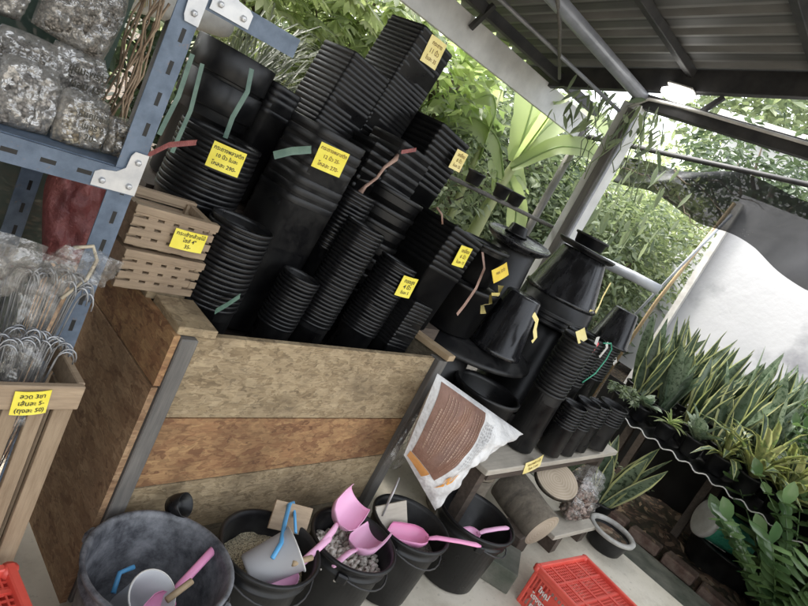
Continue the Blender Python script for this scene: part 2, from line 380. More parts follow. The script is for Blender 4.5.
# uneven soil bed beyond gutter
g=MB(); vs=[];nx,ny=36,60
for j in range(ny+1):
    for i in range(nx+1):
        x=3.865+i*.07; y=-2.5+j*.1; vs.append((x,y,-.085+.05*math.sin(x*9+y*4)*math.sin(y*7)+ru(-.012,.02)))
fs=[(j*(nx+1)+i,j*(nx+1)+i+1,(j+1)*(nx+1)+i+1,(j+1)*(nx+1)+i) for j in range(ny) for i in range(nx)]
tag(ob('soil_bed',g.add(vs,fs,None,True),SOIL),kind='structure')
# brick row
b0=None
lits=MB()
for i in range(15):
    m=MB().box((0,0,.0),(.10,.2,.07),bev=.008)
    if b0 is None: b0=m.mesh('brick',BRICK)
    o=ob('edging_brick',b0,None,None,(4.06+ru(-.025,.025),-.75+i*.235,-.068+ru(-.014,.010)),(ru(-.08,.08),ru(-.1,.1),ru(-.12,.12)))
    tag(o,'worn reddish brick laid in the soil edging row beyond the gutter','brick','bricks edging the soil bed')
for i in range(420):
    x=ru(3.5,4.9); y=ru(-1.2,2.2); z=-.03+ru(-.02,.02); a=ru(0,6.3); s=ru(.012,.035)
    if x<3.86: z=-.04; 
    if x<3.86 and rnd()<.75: continue
    d=V((math.cos(a),math.sin(a),ru(-.2,.4))); p=V((x,y,z))
    lits.ribbon([p-d*s,p,p+d*s],[.002,s*.9,.002],(-d.y,d.x,ru(-.4,.4)),fold=.15)
tag(ob('leaf_litter',lits,leafmat('dry_litter_leaf',(.10,.055,.03),(.42,.30,.19),.1,.8)),'dry brown leaf litter strewn over the soil bed','leaf litter',kind='stuff')
# ------------------------------------------------------------------ timber bin
bn=thing('display_bin','waist high chipboard bin on timber posts holding the tall stacks of black pots','bin',(.77,1.15,0))
def part(name,mb,mat,par): 
    o=ob(name,mb,mat,par); o.location=-par.location; return o
def pan(name,pts,th,mat,par):
    # vertical front board between corner points (x,z) x4, thickness back from Y=1.15
    vs=[(x,1.15,z) for x,z in pts]+[(x,1.15+th,z) for x,z in pts]
    return part(name,MB().add(vs,[(0,1,2,3),(7,6,5,4),(0,4,5,1),(1,5,6,2),(2,6,7,3),(3,7,4,0)]),mat,par)
pan('front_board',[(.80,.556),(1.745,.538),(1.745,.792),(.80,.790)],.018,OSB_P,bn)['label']='pale chipboard top board'
pan('front_board',[(.80,.338),(1.745,.378),(1.745,.534),(.80,.552)],.016,OSB_R,bn)['label']='reddish large flaked chipboard middle board'
pan('front_board',[(.80,.16),(1.745,.18),(1.745,.374),(.80,.334)],.018,OSB_P,bn)['label']='pale chipboard lower board'
pan('front_board',[(.80,.0),(1.745,.0),(1.745,.176),(.80,.156)],.016,OSB_G,bn)
part('post',MB().box((.776,1.146,.395),(.045,.05,.79),bev=.003),W_GREY,bn)
part('post',MB().box((1.775,1.155,.395),(.05,.05,.80),bev=.003),W_GREY,bn)
part('post',MB().box((.79,1.92,.4),(.04,.04,.8)),W_GREY,bn); part('post',MB().box((1.775,1.92,.4),(.04,.04,.8)),W_GREY,bn)
# side panels left: upper triangular light board + lower
vs=[(.75,1.17,.655),(.75,1.98,.655),(.75,1.98,.79),(.75,1.17,.79)]
def side(x,y0,y1,z0,z1,mat,nm='side_board',zz=None):
    return part(nm,MB().box((x,(y0+y1)/2,(z0+z1)/2),(.016,y1-y0,z1-z0)),mat,bn)
side(.7440,1.128,1.98,.66,.795,OSB_R); side(.7415,1.128,1.98,.0,.655,OSB_S)
side(1.80,1.182,1.98,.1,.80,OSB_G)
part('top_rail',MB().box((.80,1.215,.803),(.10,.16,.022),(0,0,-.05),bev=.002),OSB_P,bn)
part('top_rail',MB().box((.79,1.64,.803),(.10,.66,.022),bev=.002),OSB_P,bn)
part('top_rail',MB().box((1.785,1.22,.812),(.045,.20,.022),(0,0,.12),bev=.002),W_TAN,bn)
part('platform',MB().box((1.27,1.4,.645),(.95,.44,.02)),W_DARK,bn); part('platform',MB().box((1.87,1.52,.79),(.22,.34,.05)),W_DARK,bn); part('platform',MB().box((1.87,1.52,.38),(.20,.30,.76)),W_DARK,bn); part('platform',MB().box((.93,1.53,.75),(.22,.16,.19)),W_DARK,bn); part('platform',MB().box((1.39,1.49,.75),(.12,.10,.2)),W_DARK,bn)
part('platform',MB().box((1.27,1.79,.85),(.95,.33,.28)),W_DARK,bn)
part('back_board',MB().box((1.27,1.965,.45),(.98,.016,.8)),OSB_G,bn)
# ------------------------------------------------------------------ pots
_pc={}
def pot_mesh(kind,r,h,mat,lip=.012,lw=.006,taper=.78,inv=False):
    k=(kind,round(r,3),round(h,3),mat.name,lip,lw,taper,inv)
    if k in _pc: return _pc[k]
    rb=r*taper; th=.003
    g_=.0045 if kind=='round' else .0014
    pr=[(0.001,0.0),(rb-.006,0),(rb,.006),(r-g_,h-lip-.001),(r+lw-.001,h-lip),(r+lw,h-lip+.002),(r+lw,h-.002),(r+lw-.002,h),(r-th,h),(r-th-.001,h-lip),(rb-th,.012),(.001,.009)]
    sq={'round':0,'square':.10,'soft':.42}[kind]
    M=None
    if inv: M=Matrix.Translation((0,0,h))@Matrix.Rotation(math.pi,4,'X')
    _pc[k]=MB().lathe(pr,44 if sq else 36,M,sq).mesh('pot',mat); return _pc[k]
def stack(kind,x,y,ztop,r,h,pitch,zbase,label_top,label_in,group,mat=None,cat='plant pot',lip=.011,lw=.005,taper=.8,name='plant_pot',jit=.0025,lean=(0,0),inv=False,rotz=0,mats=None):
    if lip<.0125: lip=pitch*(.72 if kind=='round' else .86); lw=.0012 if kind=='round' else .0004; jit=.0007; taper=.95 if kind=='round' else .985
    me=pot_mesh(kind,r,h,mat or MBK,lip,lw,taper,inv)
    n=1; res=[]
    z=ztop-h
    for i in range(200):
        zz=ztop-h-i*pitch
        if zz<zbase-.001: break
        s=(1,1,1)
        o=ob(name,me,None,None,(x+ru(-jit,jit)+lean[0]*(zz-ztop+h*.5),y+ru(-jit,jit)+lean[1]*(zz-ztop+h*.5),zz+ru(-.001,.001)),(ru(-.005,.005)-lean[1]*.9,ru(-.005,.005)+lean[0]*.9,rotz+(ru(-.006,.006) if kind!='round' else (ru(0,6) if lean==(0,0) else 0))))
        tag(o,label_top if i==0 else label_in,cat,group); res.append(o)
    return res
# (kind,x,y,ztop,r,h,pitch,zbase,lip,lw,taper,mat, name words)
def S(*a,**k): return stack(*a,**k)
# front row
S('round',.93,1.34,1.035,.083,.14,.014,.66,'broad ribbed black pot topping the stack beside the small wooden crates','broad ribbed black pot nested in the stack beside the small wooden crates','nested pots beside the wooden crates',lip=.011,lw=.004,taper=.86,lean=(0.04,0))
S('round',1.165,1.315,.935,.058,.12,.012,.66,'narrow black pot topping the shortest ribbed stack in the bin','narrow black pot nested in the shortest ribbed stack in the bin','nested pots of the shortest stack',lip=.008,lw=.003,taper=.9,lean=(0.10,0))
S('round',1.33,1.33,1.13,.064,.13,.0122,.66,'narrow black pot topping the ribbed stack left of the lowest yellow sign','narrow ribbed black pot nested in the stack left of the lowest yellow sign','nested pots left of the lowest sign',lip=.008,lw=.004,taper=.9,lean=(0.12,0))
S('round',1.535,1.325,1.052,.067,.13,.0122,.66,'narrow black pot topping the stack with the lowest yellow sign','narrow ribbed black pot nested in the stack with the lowest yellow sign','nested pots under the lowest sign',lip=.008,lw=.004,taper=.9,lean=(0.16,0))
S('square',1.668,1.30,.945,.056,.11,.013,.66,'small square black pot topping the low stack in the right front corner of the bin','small square black pot nested in the low stack in the right front corner','nested pots in the right front corner',lip=.008,lw=.003,taper=.9,lean=(0.17,0))
# second row
S('round',.905,1.55,1.20,.112,.16,.015,.86,'wide ribbed black pot with a yellow sign, beside the blue shelf post','wide ribbed black pot nested in the signed stack beside the blue post','nested pots beside the blue post',lip=.012,lw=.004,taper=.88,lean=(0.03,0))
S('soft',1.19,1.51,1.335,.098,.42,.03,.66,'tall smooth black pot with rounded corners wearing a large yellow sign','tall smooth black pot nested under the one with the large yellow sign','nested tall smooth pots',taper=.96,lip=.022,lw=.0004,mat=MBK2,jit=.0005,lean=(0.08,0))
S('round',1.385,1.49,1.20,.066,.13,.0135,.86,'narrow black pot topping the ribbed stack right of the tall smooth signed pot','narrow black pot nested in the ribbed stack right of the tall smooth pot','nested pots behind the middle row',lip=.008,lw=.004,taper=.9,lean=(0.12,0))
S('round',1.60,1.57,1.24,.128,.24,.06,.62,'large round plain black pot in the middle of the pot display','large round plain black pot nested under the one in the middle of the display','nested large plain pots',taper=.9,lip=.016,lw=.001,jit=.0008,mat=MBK3,lean=(0.12,0))
S('square',1.82,1.43,1.22,.102,.24,.02,.82,'square black pot with a yellow sign at the right end of the bin','square black pot nested in the signed stack at the right end of the bin','nested square pots at the right end',taper=.94,lip=.015,lw=.001,jit=.0008,mat=MBK3,lean=(0.17,0))
# back rows (raised)
S('round',.985,1.79,1.415,.115,.33,.095,.98,'very wide black pot at the upper left, next to the blue post','very wide black pot under the top one at the upper left','wide pots at the upper left',taper=.88,lip=.085,lw=.006,mat=MBK,lean=(0.05,0))
S('soft',1.13,1.74,1.385,.055,.3,.02,1.0,'slim black pot standing behind the tall smooth signed pot','slim black pot nested behind the tall smooth signed pot','nested slim pots at the back',taper=.95,mat=MBK2,lw=.002,lean=(0.10,0))
S('square',1.37,1.76,1.575,.092,.24,.017,1.0,'square black pot topping the second tallest stack','square black pot nested in the second tallest stack','nested square pots of the second tallest stack',taper=.95,lip=.010,lw=.0025,mat=MBK,lean=(0.14,0))
S('square',1.655,1.84,1.785,.098,.26,.0165,1.08,'square black pot on top of the tallest stack with a pale yellow sign','square black pot nested in the tallest stack','nested square pots of the tallest stack',taper=.95,lip=.010,lw=.003,mat=MBK,lean=(0.16,0))
S('square',1.60,1.62,1.40,.088,.24,.03,1.0,'embossed square black pot in front of the tallest stack','square black pot nested under the embossed one in front of the tallest stack','nested embossed square pots',taper=.95,lip=.016,lw=.001,jit=.0008,mat=MBK2,lean=(0.14,0))
S('square',1.815,1.70,1.52,.100,.26,.022,1.04,'square black pot with a yellow sign right of the tallest stack','square black pot nested in the signed stack right of the tallest one','nested square pots right of the tallest stack',taper=.95,lip=.015,lw=.001,jit=.0008,mat=MBK3,lean=(0.16,0))
S('square',1.47,1.60,1.36,.06,.22,.03,.9,'plain square black pot between the tall smooth pot and the embossed one','plain square black pot nested behind the ribbed middle stacks','nested plain square pots in the middle',taper=.95,lip=.016,lw=.002,mat=MBK3,lean=(0.12,0))
S('square',1.20,1.86,1.30,.075,.24,.02,1.0,'square black pot wedged behind the slim pot and the second tallest stack','square black pot nested behind the slim pot at the back','nested square pots wedged at the back',taper=.95,lip=.01,mat=MBK3,lean=(.12,0))
S('round',1.93,1.60,1.06,.06,.14,.014,.82,'narrow black pot peeping out between the bin end and the basin pots','narrow black pot nested between the bin end and the basin pots','nested pots behind the bin end',lip=.008,taper=.9,lean=(.12,0))
# big round dish and the pots standing on it (right of the bin)
def lone(name,label,cat,loc,prof,mat,rot=(0,0,0),group=None,sq=0,n=40,wob=0):
    o=ob(name,MB().lathe(prof,n,None,sq,wob),mat,None,loc,rot); return tag(o,label,cat,group)
def potprof(r,h,lip=.02,lw=.008,taper=.78,ribs=()):
    rb=r*taper; p=[(.001,0),(rb-.006,0),(rb,.006)]
    for q in ribs: p+=[(rb+(r-rb)*q,h*q-.004),(rb+(r-rb)*q+.004,h*q),(rb+(r-rb)*q,h*q+.004)]
    p+=[(r-.002,h-lip-.004),(r+lw,h-lip),(r+lw+.002,h-.004),(r+lw-.003,h),(r-.004,h-.004),(r-.006,h-lip),(rb-.006,.012),(.001,.010)]
    return p
def invert(prof,h): return [(r,h-z) for r,z in prof]
lone('black_basin','shallow wide black basin turned upside down as a stand for three pots','basin',(2.36,1.56,.735),invert(potprof(.40,.065,.02,.012,.86),.065),MBK2)
lone('large_pot','large black pot standing upside down under the left of the basin, behind the white sack','large pot',(2.16,1.42,.452),invert(potprof(.155,.28,.03,.008,.85),.28),MBK)
lone('large_pot','large black pot standing upside down under the back of the basin','large pot',(2.50,1.76,.452),invert(potprof(.15,.28,.03,.008,.85),.28),MBK)
lone('large_pot','wide open black pot on the left of the basin, tied with a brown strip','large pot',(2.14,1.45,.803),potprof(.145,.22,.02,.005,.86),MBK3)
S('round',2.13,1.45,1.195,.105,.17,.02,1.01,'black pot topping the leftmost pair on the black basin','black pot under the top one of the leftmost pair on the basin','pair of pots left on the basin',taper=.88,lip=.014,lw=.004,mat=MBK3)
lone('large_pot','tall black pot with a wide flat lid on the basin','large pot',(2.42,1.50,.803),invert(potprof(.125,.42,.03,.006,.82),.42),MBK)
tag(ob('pot_saucer',MB().lathe([(.001,0),(.125,0),(.152,.022),(.158,.036),(.153,.038),(.146,.034),(.12,.030),(.001,.030)],40),MGL,None,(2.42,1.50,1.226),(.05,-.10,0)),'wide glossy black saucer lying as a lid on the tall pot','saucer')
lone('small_pot','small black pot upside down on the wide glossy saucer','small pot',(2.47,1.56,1.262),invert(potprof(.05,.05,.01,.004,.85),.05),MBK)
lone('large_pot','black flared pot turned upside down at the front of the basin','large pot',(2.30,1.27,.803),invert(potprof(.112,.27,.02,.006,.70),.27),MGL)
# big inverted stack
S('round',2.90,1.42,1.075,.20,.09,.021,.935,'largest glossy inverted pot rim in the stack behind the diagonal row','wide ribbed black rim stacked under the glossy upside down pot','wide rims under the glossy pot',mat=MBK,lip=.012,lw=.006,taper=.9,inv=True)
lone('large_pot','big glossy black pot upside down on the wide ribbed stack, crowned by a saucer','large pot',(2.90,1.42,1.076),invert(potprof(.185,.25,.018,.008,.64,),.25),MGL)
tag(ob('pot_saucer',MB().lathe([(.001,0),(.13,0),(.15,.012),(.156,.026),(.15,.028),(.12,.018),(.001,.018)],40),MBK,None,(2.90,1.42,1.328),(.03,.02,0)),'matt black saucer lying on the big glossy pot','saucer')
lone('small_pot','short black pot standing on the matt saucer above the big glossy pot','small pot',(2.93,1.44,1.358),potprof(.082,.06,.012,.006,.9),MBK2)
lone('large_pot','dark barrel pot carrying the wide ribbed stack','large pot',(2.92,1.44,.452),invert(potprof(.18,.48,.03,.006,.9),.48),MBK3)
# upright slim stacks on the low table
def slim(x,y,zt,r,lab,grp,**k):
    a=dict(lip=.009,lw=.0035,taper=.9); a.update(k)
    S('round',x,y,zt,r,.30,.0165,.452,'slim black pot topping the '+lab,'slim black pot nested in the '+lab,grp,**a)
slim(2.50,1.045,1.02,.074,'leftmost tall stack at the table front','slim stack left on the table',mat=MBK2,lw=.002)
slim(2.70,1.135,1.01,.068,'middle tall stack, under the red wires','slim stack middle of the table')
slim(2.90,1.16,1.0,.076,'tall stack with green wires on the table','slim stack with green wires',mat=MBK)
slim(3.31,1.25,.953,.095,'stack behind the small pots at the table end','slim stack at the table end',mat=MBK)
lone('small_pot','flared glossy black pot upside down at the right end above the low table','small pot',(3.32,1.24,.955),invert(potprof(.108,.20,.012,.008,.62),.20),MGL)
for i,(x,y,zt,r,q) in enumerate([(2.675,.975,.725,.058,'leftmost short stack beside the sack'),(2.83,.98,.735,.062,'second short stack from the sack'),(2.985,.985,.725,.06,'third short stack from the sack'),(3.19,.99,.715,.078,'short stack at the right end of the low table')]):
    S('round',x,y,zt,r,.16,.015,.452,'small black pot topping the '+q,'small black pot nested in the '+q,'short stack '+str(i+1)+' on the low table',lip=.008,lw=.0035,taper=.9,mat=MBK2 if i%2 else MBK)
lone('large_pot','squat dark pot on the low table behind the white sack','large pot',(2.22,1.16,.452),potprof(.14,.225,.02,.008,.86),MBK)
# low table
tb=thing('low_table','low rough plank table carrying the pots right of the sack','table',(2.8,1.35,0))
part('tabletop',MB().box((2.78,1.0,.437),(1.36,.16,.026),bev=.003),W_PALE,tb)
part('tabletop',MB().box((2.78,1.20,.437),(1.36,.19,.026),(0,0,.004),.003),W_GREY,tb)
part('tabletop',MB().box((2.78,1.50,.437),(1.36,.38,.026),bev=.003),W_GREY,tb)
part('tabletop',MB().box((2.78,1.80,.437),(1.36,.20,.026),bev=.003),W_GREY,tb)
for x,y in ((2.16,.98),(3.40,.98),(2.16,1.8),(3.40,1.8)): part('leg',MB().box((x,y,.21),(.05,.05,.42)),W_DARK,tb)
part('rail',MB().box((2.78,.955,.40),(1.2,.02,.05)),W_DARK,tb); part('rail',MB().box((2.78,1.85,.40),(1.2,.02,.05)),W_DARK,tb)
# ------------------------------------------------------------------ signs
RX=V((1,0,0)); NY=V((0,-1,0))
def vr(rz=0,tilt=0,back=0): return Matrix.Rotation(rz,3,'Z')@Matrix.Rotation(R(90)-back,3,'X')@Matrix.Rotation(tilt,3,'Z')
def sg(label,loc,w,h,lines,rz=0,tilt=0,back=0,**k): return sign(label,loc,vr(rz,tilt,back).to_euler(),w*.93,h*.93,lines,**k)
L3=[('กระถางพลาสติก',.24,.27),('12 นิ้ว',.24,0.0),('ใบละ 35-',.24,-.27)]
sg('yellow price sign on the wide ribbed stack beside the blue post',(.866,1.422,1.160),.094,.072,[('กระถางพลาสติก',.22,.3),('10 นิ้ว ใบละ',.2,.03),('โหลละ 290-',.22,-.28)],-.3,-.0)
sg('large yellow price sign on the tall smooth black pot',(1.160,1.402,1.264),.108,.080,[('กระถางพลาสติก',.2,.32),('12 นิ้ว 25-',.2,.03),('โหลละ 270-',.22,-.28)],-.15,ink=INKB)
sg('pale yellow price sign at the top of the tallest stack',(1.665,1.738,1.735),.098,.105,[('กระถาง',.2,.28),('11 นิ้ว',.24,0),('ใบละ 35',.2,-.28)],0,ink=INKB,mat=YEL2)
sg('small yellow price sign on the square stack right of the tallest',(1.88,1.578,1.435),.078,.082,[('เหลี่ยม',.24,.28),('8 นิ้ว',.24,0),('ใบละ 25',.2,-.28)],0,ink=INKB,mat=YEL2)
sg('yellow price sign on the square stack at the right end of the bin',(1.835,1.316,1.135),.078,.086,[('เหลี่ยม',.24,.28),('6 นิ้ว',.24,0),('ใบละ 15',.2,-.28)],0,ink=INKB)
sg('lowest yellow price sign, on the narrow ribbed stack near the bin front',(1.545,1.250,.993),.074,.078,[('ทรงสูง',.24,.28),('4 นิ้ว',.26,0),('ใบละ 5',.2,-.28)],-.1,ink=INK)
sg('folded orange yellow tag on the black basin pots',(2.02,1.255,1.135),.125,.055,[('กลม 12 นิ้ว',.3,.1)],.0,.45,.5,mat=YELO,ink=INKB)
sg('yellow card lying on top of the leftmost tall slim stack',(2.46,1.03,1.034),.11,.055,[],.0,.28,.7,mat=YEL2)
sg('yellow price board hung on the low table edge next to the sack',(2.46,.918,.452),.15,.06,[('กระถางดำ 4 นิ้ว',.3,.2),('ใบละ 3 บาท',.3,-.2)],0,.22,.15,mat=YEL2,ink=INKB)
def strip(name,label,cat,pts,w,mat,wid=None,grp=None):
    n=len(pts); return tag(ob(name,MB().ribbon(pts,[w]*n,wid,None,.08),mat),label,cat,grp)
strip('yellow_ribbon','crumpled yellow ribbon hanging left of the flared inverted pot','ribbon',[(1.98,1.2,1.10),(1.97,1.18,1.07),(1.93,1.19,1.06),(1.93,1.17,1.03),(1.90,1.18,1.015),(1.90,1.16,.99)],.022,YEL2,(.5,0,1))
strip('yellow_ribbon','narrow yellow ribbon hanging down the flared inverted pot','ribbon',[(2.20,1.14,1.04),(2.235,1.13,1.02),(2.25,1.125,.98),(2.28,1.12,.95),(2.27,1.12,.93)],.024,YEL2,(1,0,.2))
strip('yellow_ribbon','upright yellow ribbon tied beside the big glossy inverted pot','ribbon',[(2.72,1.15,1.27),(2.725,1.15,1.20),(2.72,1.14,1.15),(2.70,1.13,1.12),(2.64,1.12,1.13),(2.61,1.12,1.125)],.014,YEL2,(1,0,0))
strip('wire_bundle','thin red plastic wires tied on the middle slim stack','wire bundle',[(2.78,1.075,1.0),(2.75,1.065,.97),(2.72,1.06,.93),(2.69,1.06,.89)],.012,NT('red_wire').set(Base_Color=(.6,.04,.06),Roughness=.4).m,(1,0,.4))
tag(ob('wire_loop',MB().tube([(2.86,1.085,1.0),(2.92,1.075,1.01),(2.98,1.08,.98),(2.99,1.08,.92),(2.95,1.075,.84),(2.88,1.08,.78)],.004,6),NT('green_wire').set(Base_Color=(.06,.35,.22),Roughness=.4).m),'green plastic wire loop hanging on the slim stack','wire')
strip('paper_tag','small white paper tag on the middle slim stack','tag',[(2.72,1.07,1.03),(2.73,1.065,.985)],.035,WHITEP,(1,0,0))
strip('paper_tag','long white paper tag on the stack with green wires','tag',[(2.88,1.08,1.005),(2.90,1.075,.985),(2.88,1.075,.93)],.026,WHITEP,(1,0,0))
strip('paper_tag','white paper tag near the plant bench','tag',[(3.30,1.16,.905),(3.35,1.155,.87)],.03,WHITEP,(.3,0,1))
# ribbons and twine on the left stacks
strip('plastic_strap','green plastic strap hanging in front of the very wide pot','strap',[(.94,1.60,1.39),(.945,1.585,1.33),(.93,1.58,1.25),(.93,1.575,1.19)],.015,GRTAPE,(1,0,0))
strip('plastic_strap','long green strap along the blue post, outer one','strap',[(.70,1.45,1.36),(.70,1.44,1.26),(.685,1.43,1.16)],.012,GRTAPE,(1,0,0))
strip('plastic_strap','long green strap along the blue post, inner one','strap',[(.73,1.45,1.35),(.74,1.44,1.24),(.73,1.43,1.13)],.011,GRTAPE,(1,0,0))
strip('plastic_strap','green strap sticking out beside the tall smooth pot','strap',[(.99,1.42,1.215),(1.03,1.41,1.245),(1.08,1.40,1.27)],.022,GRTAPE,(0,0,1))
strip('plastic_strap','dark green strap poking out under the broad ribbed stack','strap',[(.86,1.20,.835),(.90,1.22,.85),(.94,1.24,.87)],.018,GRTAPE,(0,0,1))
strip('fabric_strip','faded red strip tied from the shelf post to the pots','strip',[(.56,1.22,1.10),(.60,1.28,1.13),(.66,1.32,1.165),(.74,1.36,1.185)],.014,PINKBAG,(0,0,1))
tag(ob('twine',MB().tube([(1.52,1.53,1.355),(1.49,1.50,1.34),(1.46,1.50,1.30),(1.44,1.49,1.26),(1.41,1.49,1.22),(1.40,1.49,1.195)],[.006,.009,.006,.005,.006,.011],6),BRTAPE),'knotted pinkish twine hanging in front of the embossed pot','twine')
strip('fabric_strip','short red strip on the pots above the twine','strip',[(1.52,1.52,1.37),(1.55,1.52,1.385),(1.58,1.52,1.40)],.014,PINKBAG,(0,0,1))
tag(ob('twine',MB().tube([(1.70,1.42,1.255),(1.72,1.40,1.24),(1.73,1.385,1.21)],.004,6),BRTAPE),'short pale twine at the square pots','twine')
strip('fabric_strip','brown strip hanging down from the pot right of the bin','strip',[(1.985,1.35,1.17),(1.99,1.31,1.12),(1.975,1.29,1.04),(1.93,1.27,.97),(1.90,1.26,.93)],.016,BRTAPE,(1,0,0))
# ------------------------------------------------------------------ slatted orchid crates on the bin
def orchid_crate(label,loc,rz,w=.20,d=.16,h=.095):
    t=thing('slatted_crate',label,'wooden crate',loc,(0,0,rz),'small slatted crates on the bin')
    nl=4
    for i in range(nl):
        z=.012+i*(h-.022)/(nl-1)
        th=.018
        for s in(-1,1): ob('slat',MB().box((0,s*(d/2-.009),z),(w,.014,th),bev=.001),W_CRATE,t)
        if i%2:
            for s in(-1,1): ob('slat',MB().box((s*(w/2-.009),0,z),(.018,d,th),bev=.001),W_CRATE,t)
    for s in(-1,1):
        ob('slat',MB().box((0,s*(d/2-.009),h-.004),(w+.006,.02,.018),bev=.001),W_CRATE,t)
        ob('side_panel',MB().box((s*(w/2-.008),0,h/2),(.012,d-.02,h-.01)),W_CRATE,t)
    for s in(-1,0,1): ob('slat',MB().box((s*w*.3,0,.002),(.03,d-.02,.006)),W_CRATE,t)
    for sx in(-1,1):
        for sy in(-1,1): ob('corner_post',MB().box((sx*(w/2-.018),sy*(d/2-.02),h/2),(.014,.014,h-.004)),W_CRATE,t)
    for s in (-.28,-.09,.09,.28): ob('front_block',MB().box((s*w,-(d/2-.010),h*.5-.002),(.022,.014,h-.02)),W_CRATE,t)
    return t
orchid_crate('lower small slatted wooden crate on the left end of the bin',(.745,1.375,.815),.02)
orchid_crate('upper small slatted wooden crate with a yellow price sign',(.735,1.365,.925),-.04)
sg('yellow price sign reading 35 on the upper slatted crate',(.768,1.2745,.972),.088,.052,[('กระเช้ากล้วยไม้',.26,.3),('ไซส์ 4"',.27,.0),('35-',.27,-.3)],-.04,.0)
# ------------------------------------------------------------------ blue rack
rk=thing('steel_rack','blue grey slotted steel rack holding bags at the left edge','shelf rack',(.53,1.18,0))
def blue_slots(name,axis,cross,cval):
    t=NT(name); c=t.co(); sp=t.n('ShaderNodeSeparateXYZ'); t.l(c,sp.inputs[0])
    def mth(op,a,b=None):
        x=t.n('ShaderNodeMath',operation=op)
        for i_,v in enumerate((a,b)):
            if v is None: continue
            if isinstance(v,(int,float)): x.inputs[i_].default_value=v
            else: t.l(v,x.inputs[i_])
        return x.outputs[0]
    m1=mth('LESS_THAN',mth('FRACT',mth('DIVIDE',mth('ADD',sp.outputs[axis],5.01),.062)),.42)
    m2=mth('LESS_THAN',mth('ABSOLUTE',mth('SUBTRACT',sp.outputs[cross],cval)),.0042)
    f=t.noise(30,c,6); base=t.ramp(f,[(.35,(.075,.105,.15)),(.65,(.13,.17,.23))])
    base=t.mix(t.ramp(t.noise(55,c,6,.7),[(.62,(0,)*3),(.7,(.7,)*3)]),base,(.22,.15,.10))
    t.set(Base_Color=t.mix(mth('MULTIPLY',m1,m2),base,(.004,.004,.004)),Roughness=.42); return t.m
def angle_post(x,y,z0,z1):
    m=MB(); m.box((x,y,(z0+z1)/2),(.046,.003,z1-z0)); m.box((x+.0245,y+.022,(z0+z1)/2),(.003,.046,z1-z0))
    o=part('post',m,blue_slots('slotted_post_steel',2,0,x+.006),rk)
    return o
angle_post(.533,1.18,0,1.62); angle_post(-.55,1.18,0,1.62); angle_post(.533,1.66,0,1.62)
def beam(z,y,x0=-.55,x1=.56):
    m=MB(); m.box(((x0+x1)/2,y,z),(x1-x0,.003,.045)); m.box(((x0+x1)/2,y+.02,z+.0235),(x1-x0,.042,.002))
    o=part('beam',m,blue_slots('slotted_beam_steel',0,2,z),rk)
beam(1.092,1.176); beam(1.60,1.176); beam(1.092,1.63)
part('beam',MB().box((.545,1.41,1.09),(.003,.46,.045)),BLUE,rk)
part('shelf_board',MB().box((0,1.40,1.116),(1.08,.43,.004)),BLUE,rk)
def gusset(x,z,sx,sz):
    # L shaped plate
    a=.085;b=.034
    pl=[(0,0),(a,0),(a,b*.8),(a-.01,b),(b+.014,b+.004),(b,b+.016),(b*.95,a-.01),(b*.8,a),(0,a)]
    vs=[(x+sx*p,1.1725,z+sz*q) for p,q in pl]+[(x+sx*p,1.1745,z+sz*q) for p,q in pl]; k=len(pl)
    f=[tuple(range(k))[::-1],tuple(range(k,2*k))]+[(i,(i+1)%k,k+(i+1)%k,k+i) for i in range(k)]
    o=part('corner_plate',MB().add(vs,f),ZINC,rk)
    for p,q in((.017,.016),(.068,.014),(.016,.066)):
        bolt=MB(); bolt.lathe([(.001,.006),(.005,.006),(.0065,.003),(.0065,0)],6,Matrix.Translation((x+sx*p,1.1723,z+sz*q))@Matrix.Rotation(R(90),4,'X'))
        bo=ob('bolt',bolt,ZINC,o)
gusset(.560,1.072,-1,1); gusset(.558,1.50,-1,-1); gusset(.565,1.455,1,1)
part('beam',MB().box((.66,1.18,1.47),(.22,.003,.04)),BLUE,rk)
# bags of grit on the shelf
def pillow(w,h,t,wrk=.06,nu=12,nv=12,seed=0,pinch=.0,sag=0):
    rr=random.Random(seed); vs=[];fs=[]
    for side in(1,-1):
        for j in range(nv+1):
            for i in range(nu+1):
                u=i/nu*2-1; v=j/nv*2-1
                e=(max(0,1-abs(u)**3)*max(0,1-abs(v)**3))**.5
                k=1+sag*(-v)*.5
                x=u*w/2*(1-.06*v*v+.04*(1-v)*sag)*(1-pinch*max(0,v)**3*.8); z=v*h/2*(1-.05*u*u)
                y=side*e*t/2*k*(1+.22*math.sin(u*5+seed)*math.sin(v*6+seed*2))+ (rr.random()-.5)*wrk*t*e+.004*math.sin(u*17+seed)*e
                vs.append((x,y,z+h/2))
    K=(nu+1)*(nv+1)
    for s in(0,1):
        for j in range(nv):
            for i in range(nu):
                a=s*K+j*(nu+1)+i; q=(a,a+1,a+nu+2,a+nu+1); fs.append(q if s else q[::-1])
    return MB().add(vs,fs,None,True)
def bag(label,loc,rz,w,h,t,mat,seed,lean=0.0,write=None,roll=0):
    o=thing('grit_bag',label,'bag',loc,(lean,roll,rz),'clear bags of grit on the steel shelf')
    ob('grit_fill',pillow(w*.93,h*.86,t*.9,.10,14,14,seed),mat,o)
    ob('clear_film',pillow(w,h,t*1.08,.34,20,20,seed+3,.12),FILM2,o)
    if write:
        for q,(s,sz,z,) in enumerate(write):
            me=text_mesh(s,sz*1.25,INK,True); l=ob('lettering',me,None,o,(0,-t*.56-.014,z),(R(90),0,ru(-.05,.05)))
    return o
bag('grit bag at the left end of the front shelf row, cut by the frame',(.26,1.235,1.118),.1,.10,.125,.06,G_DARK,1,-.15)
bag('whitish handwritten grit bag at the left of the front shelf row',(.355,1.235,1.118),.15,.105,.12,.06,G_GREY,2,-.18)
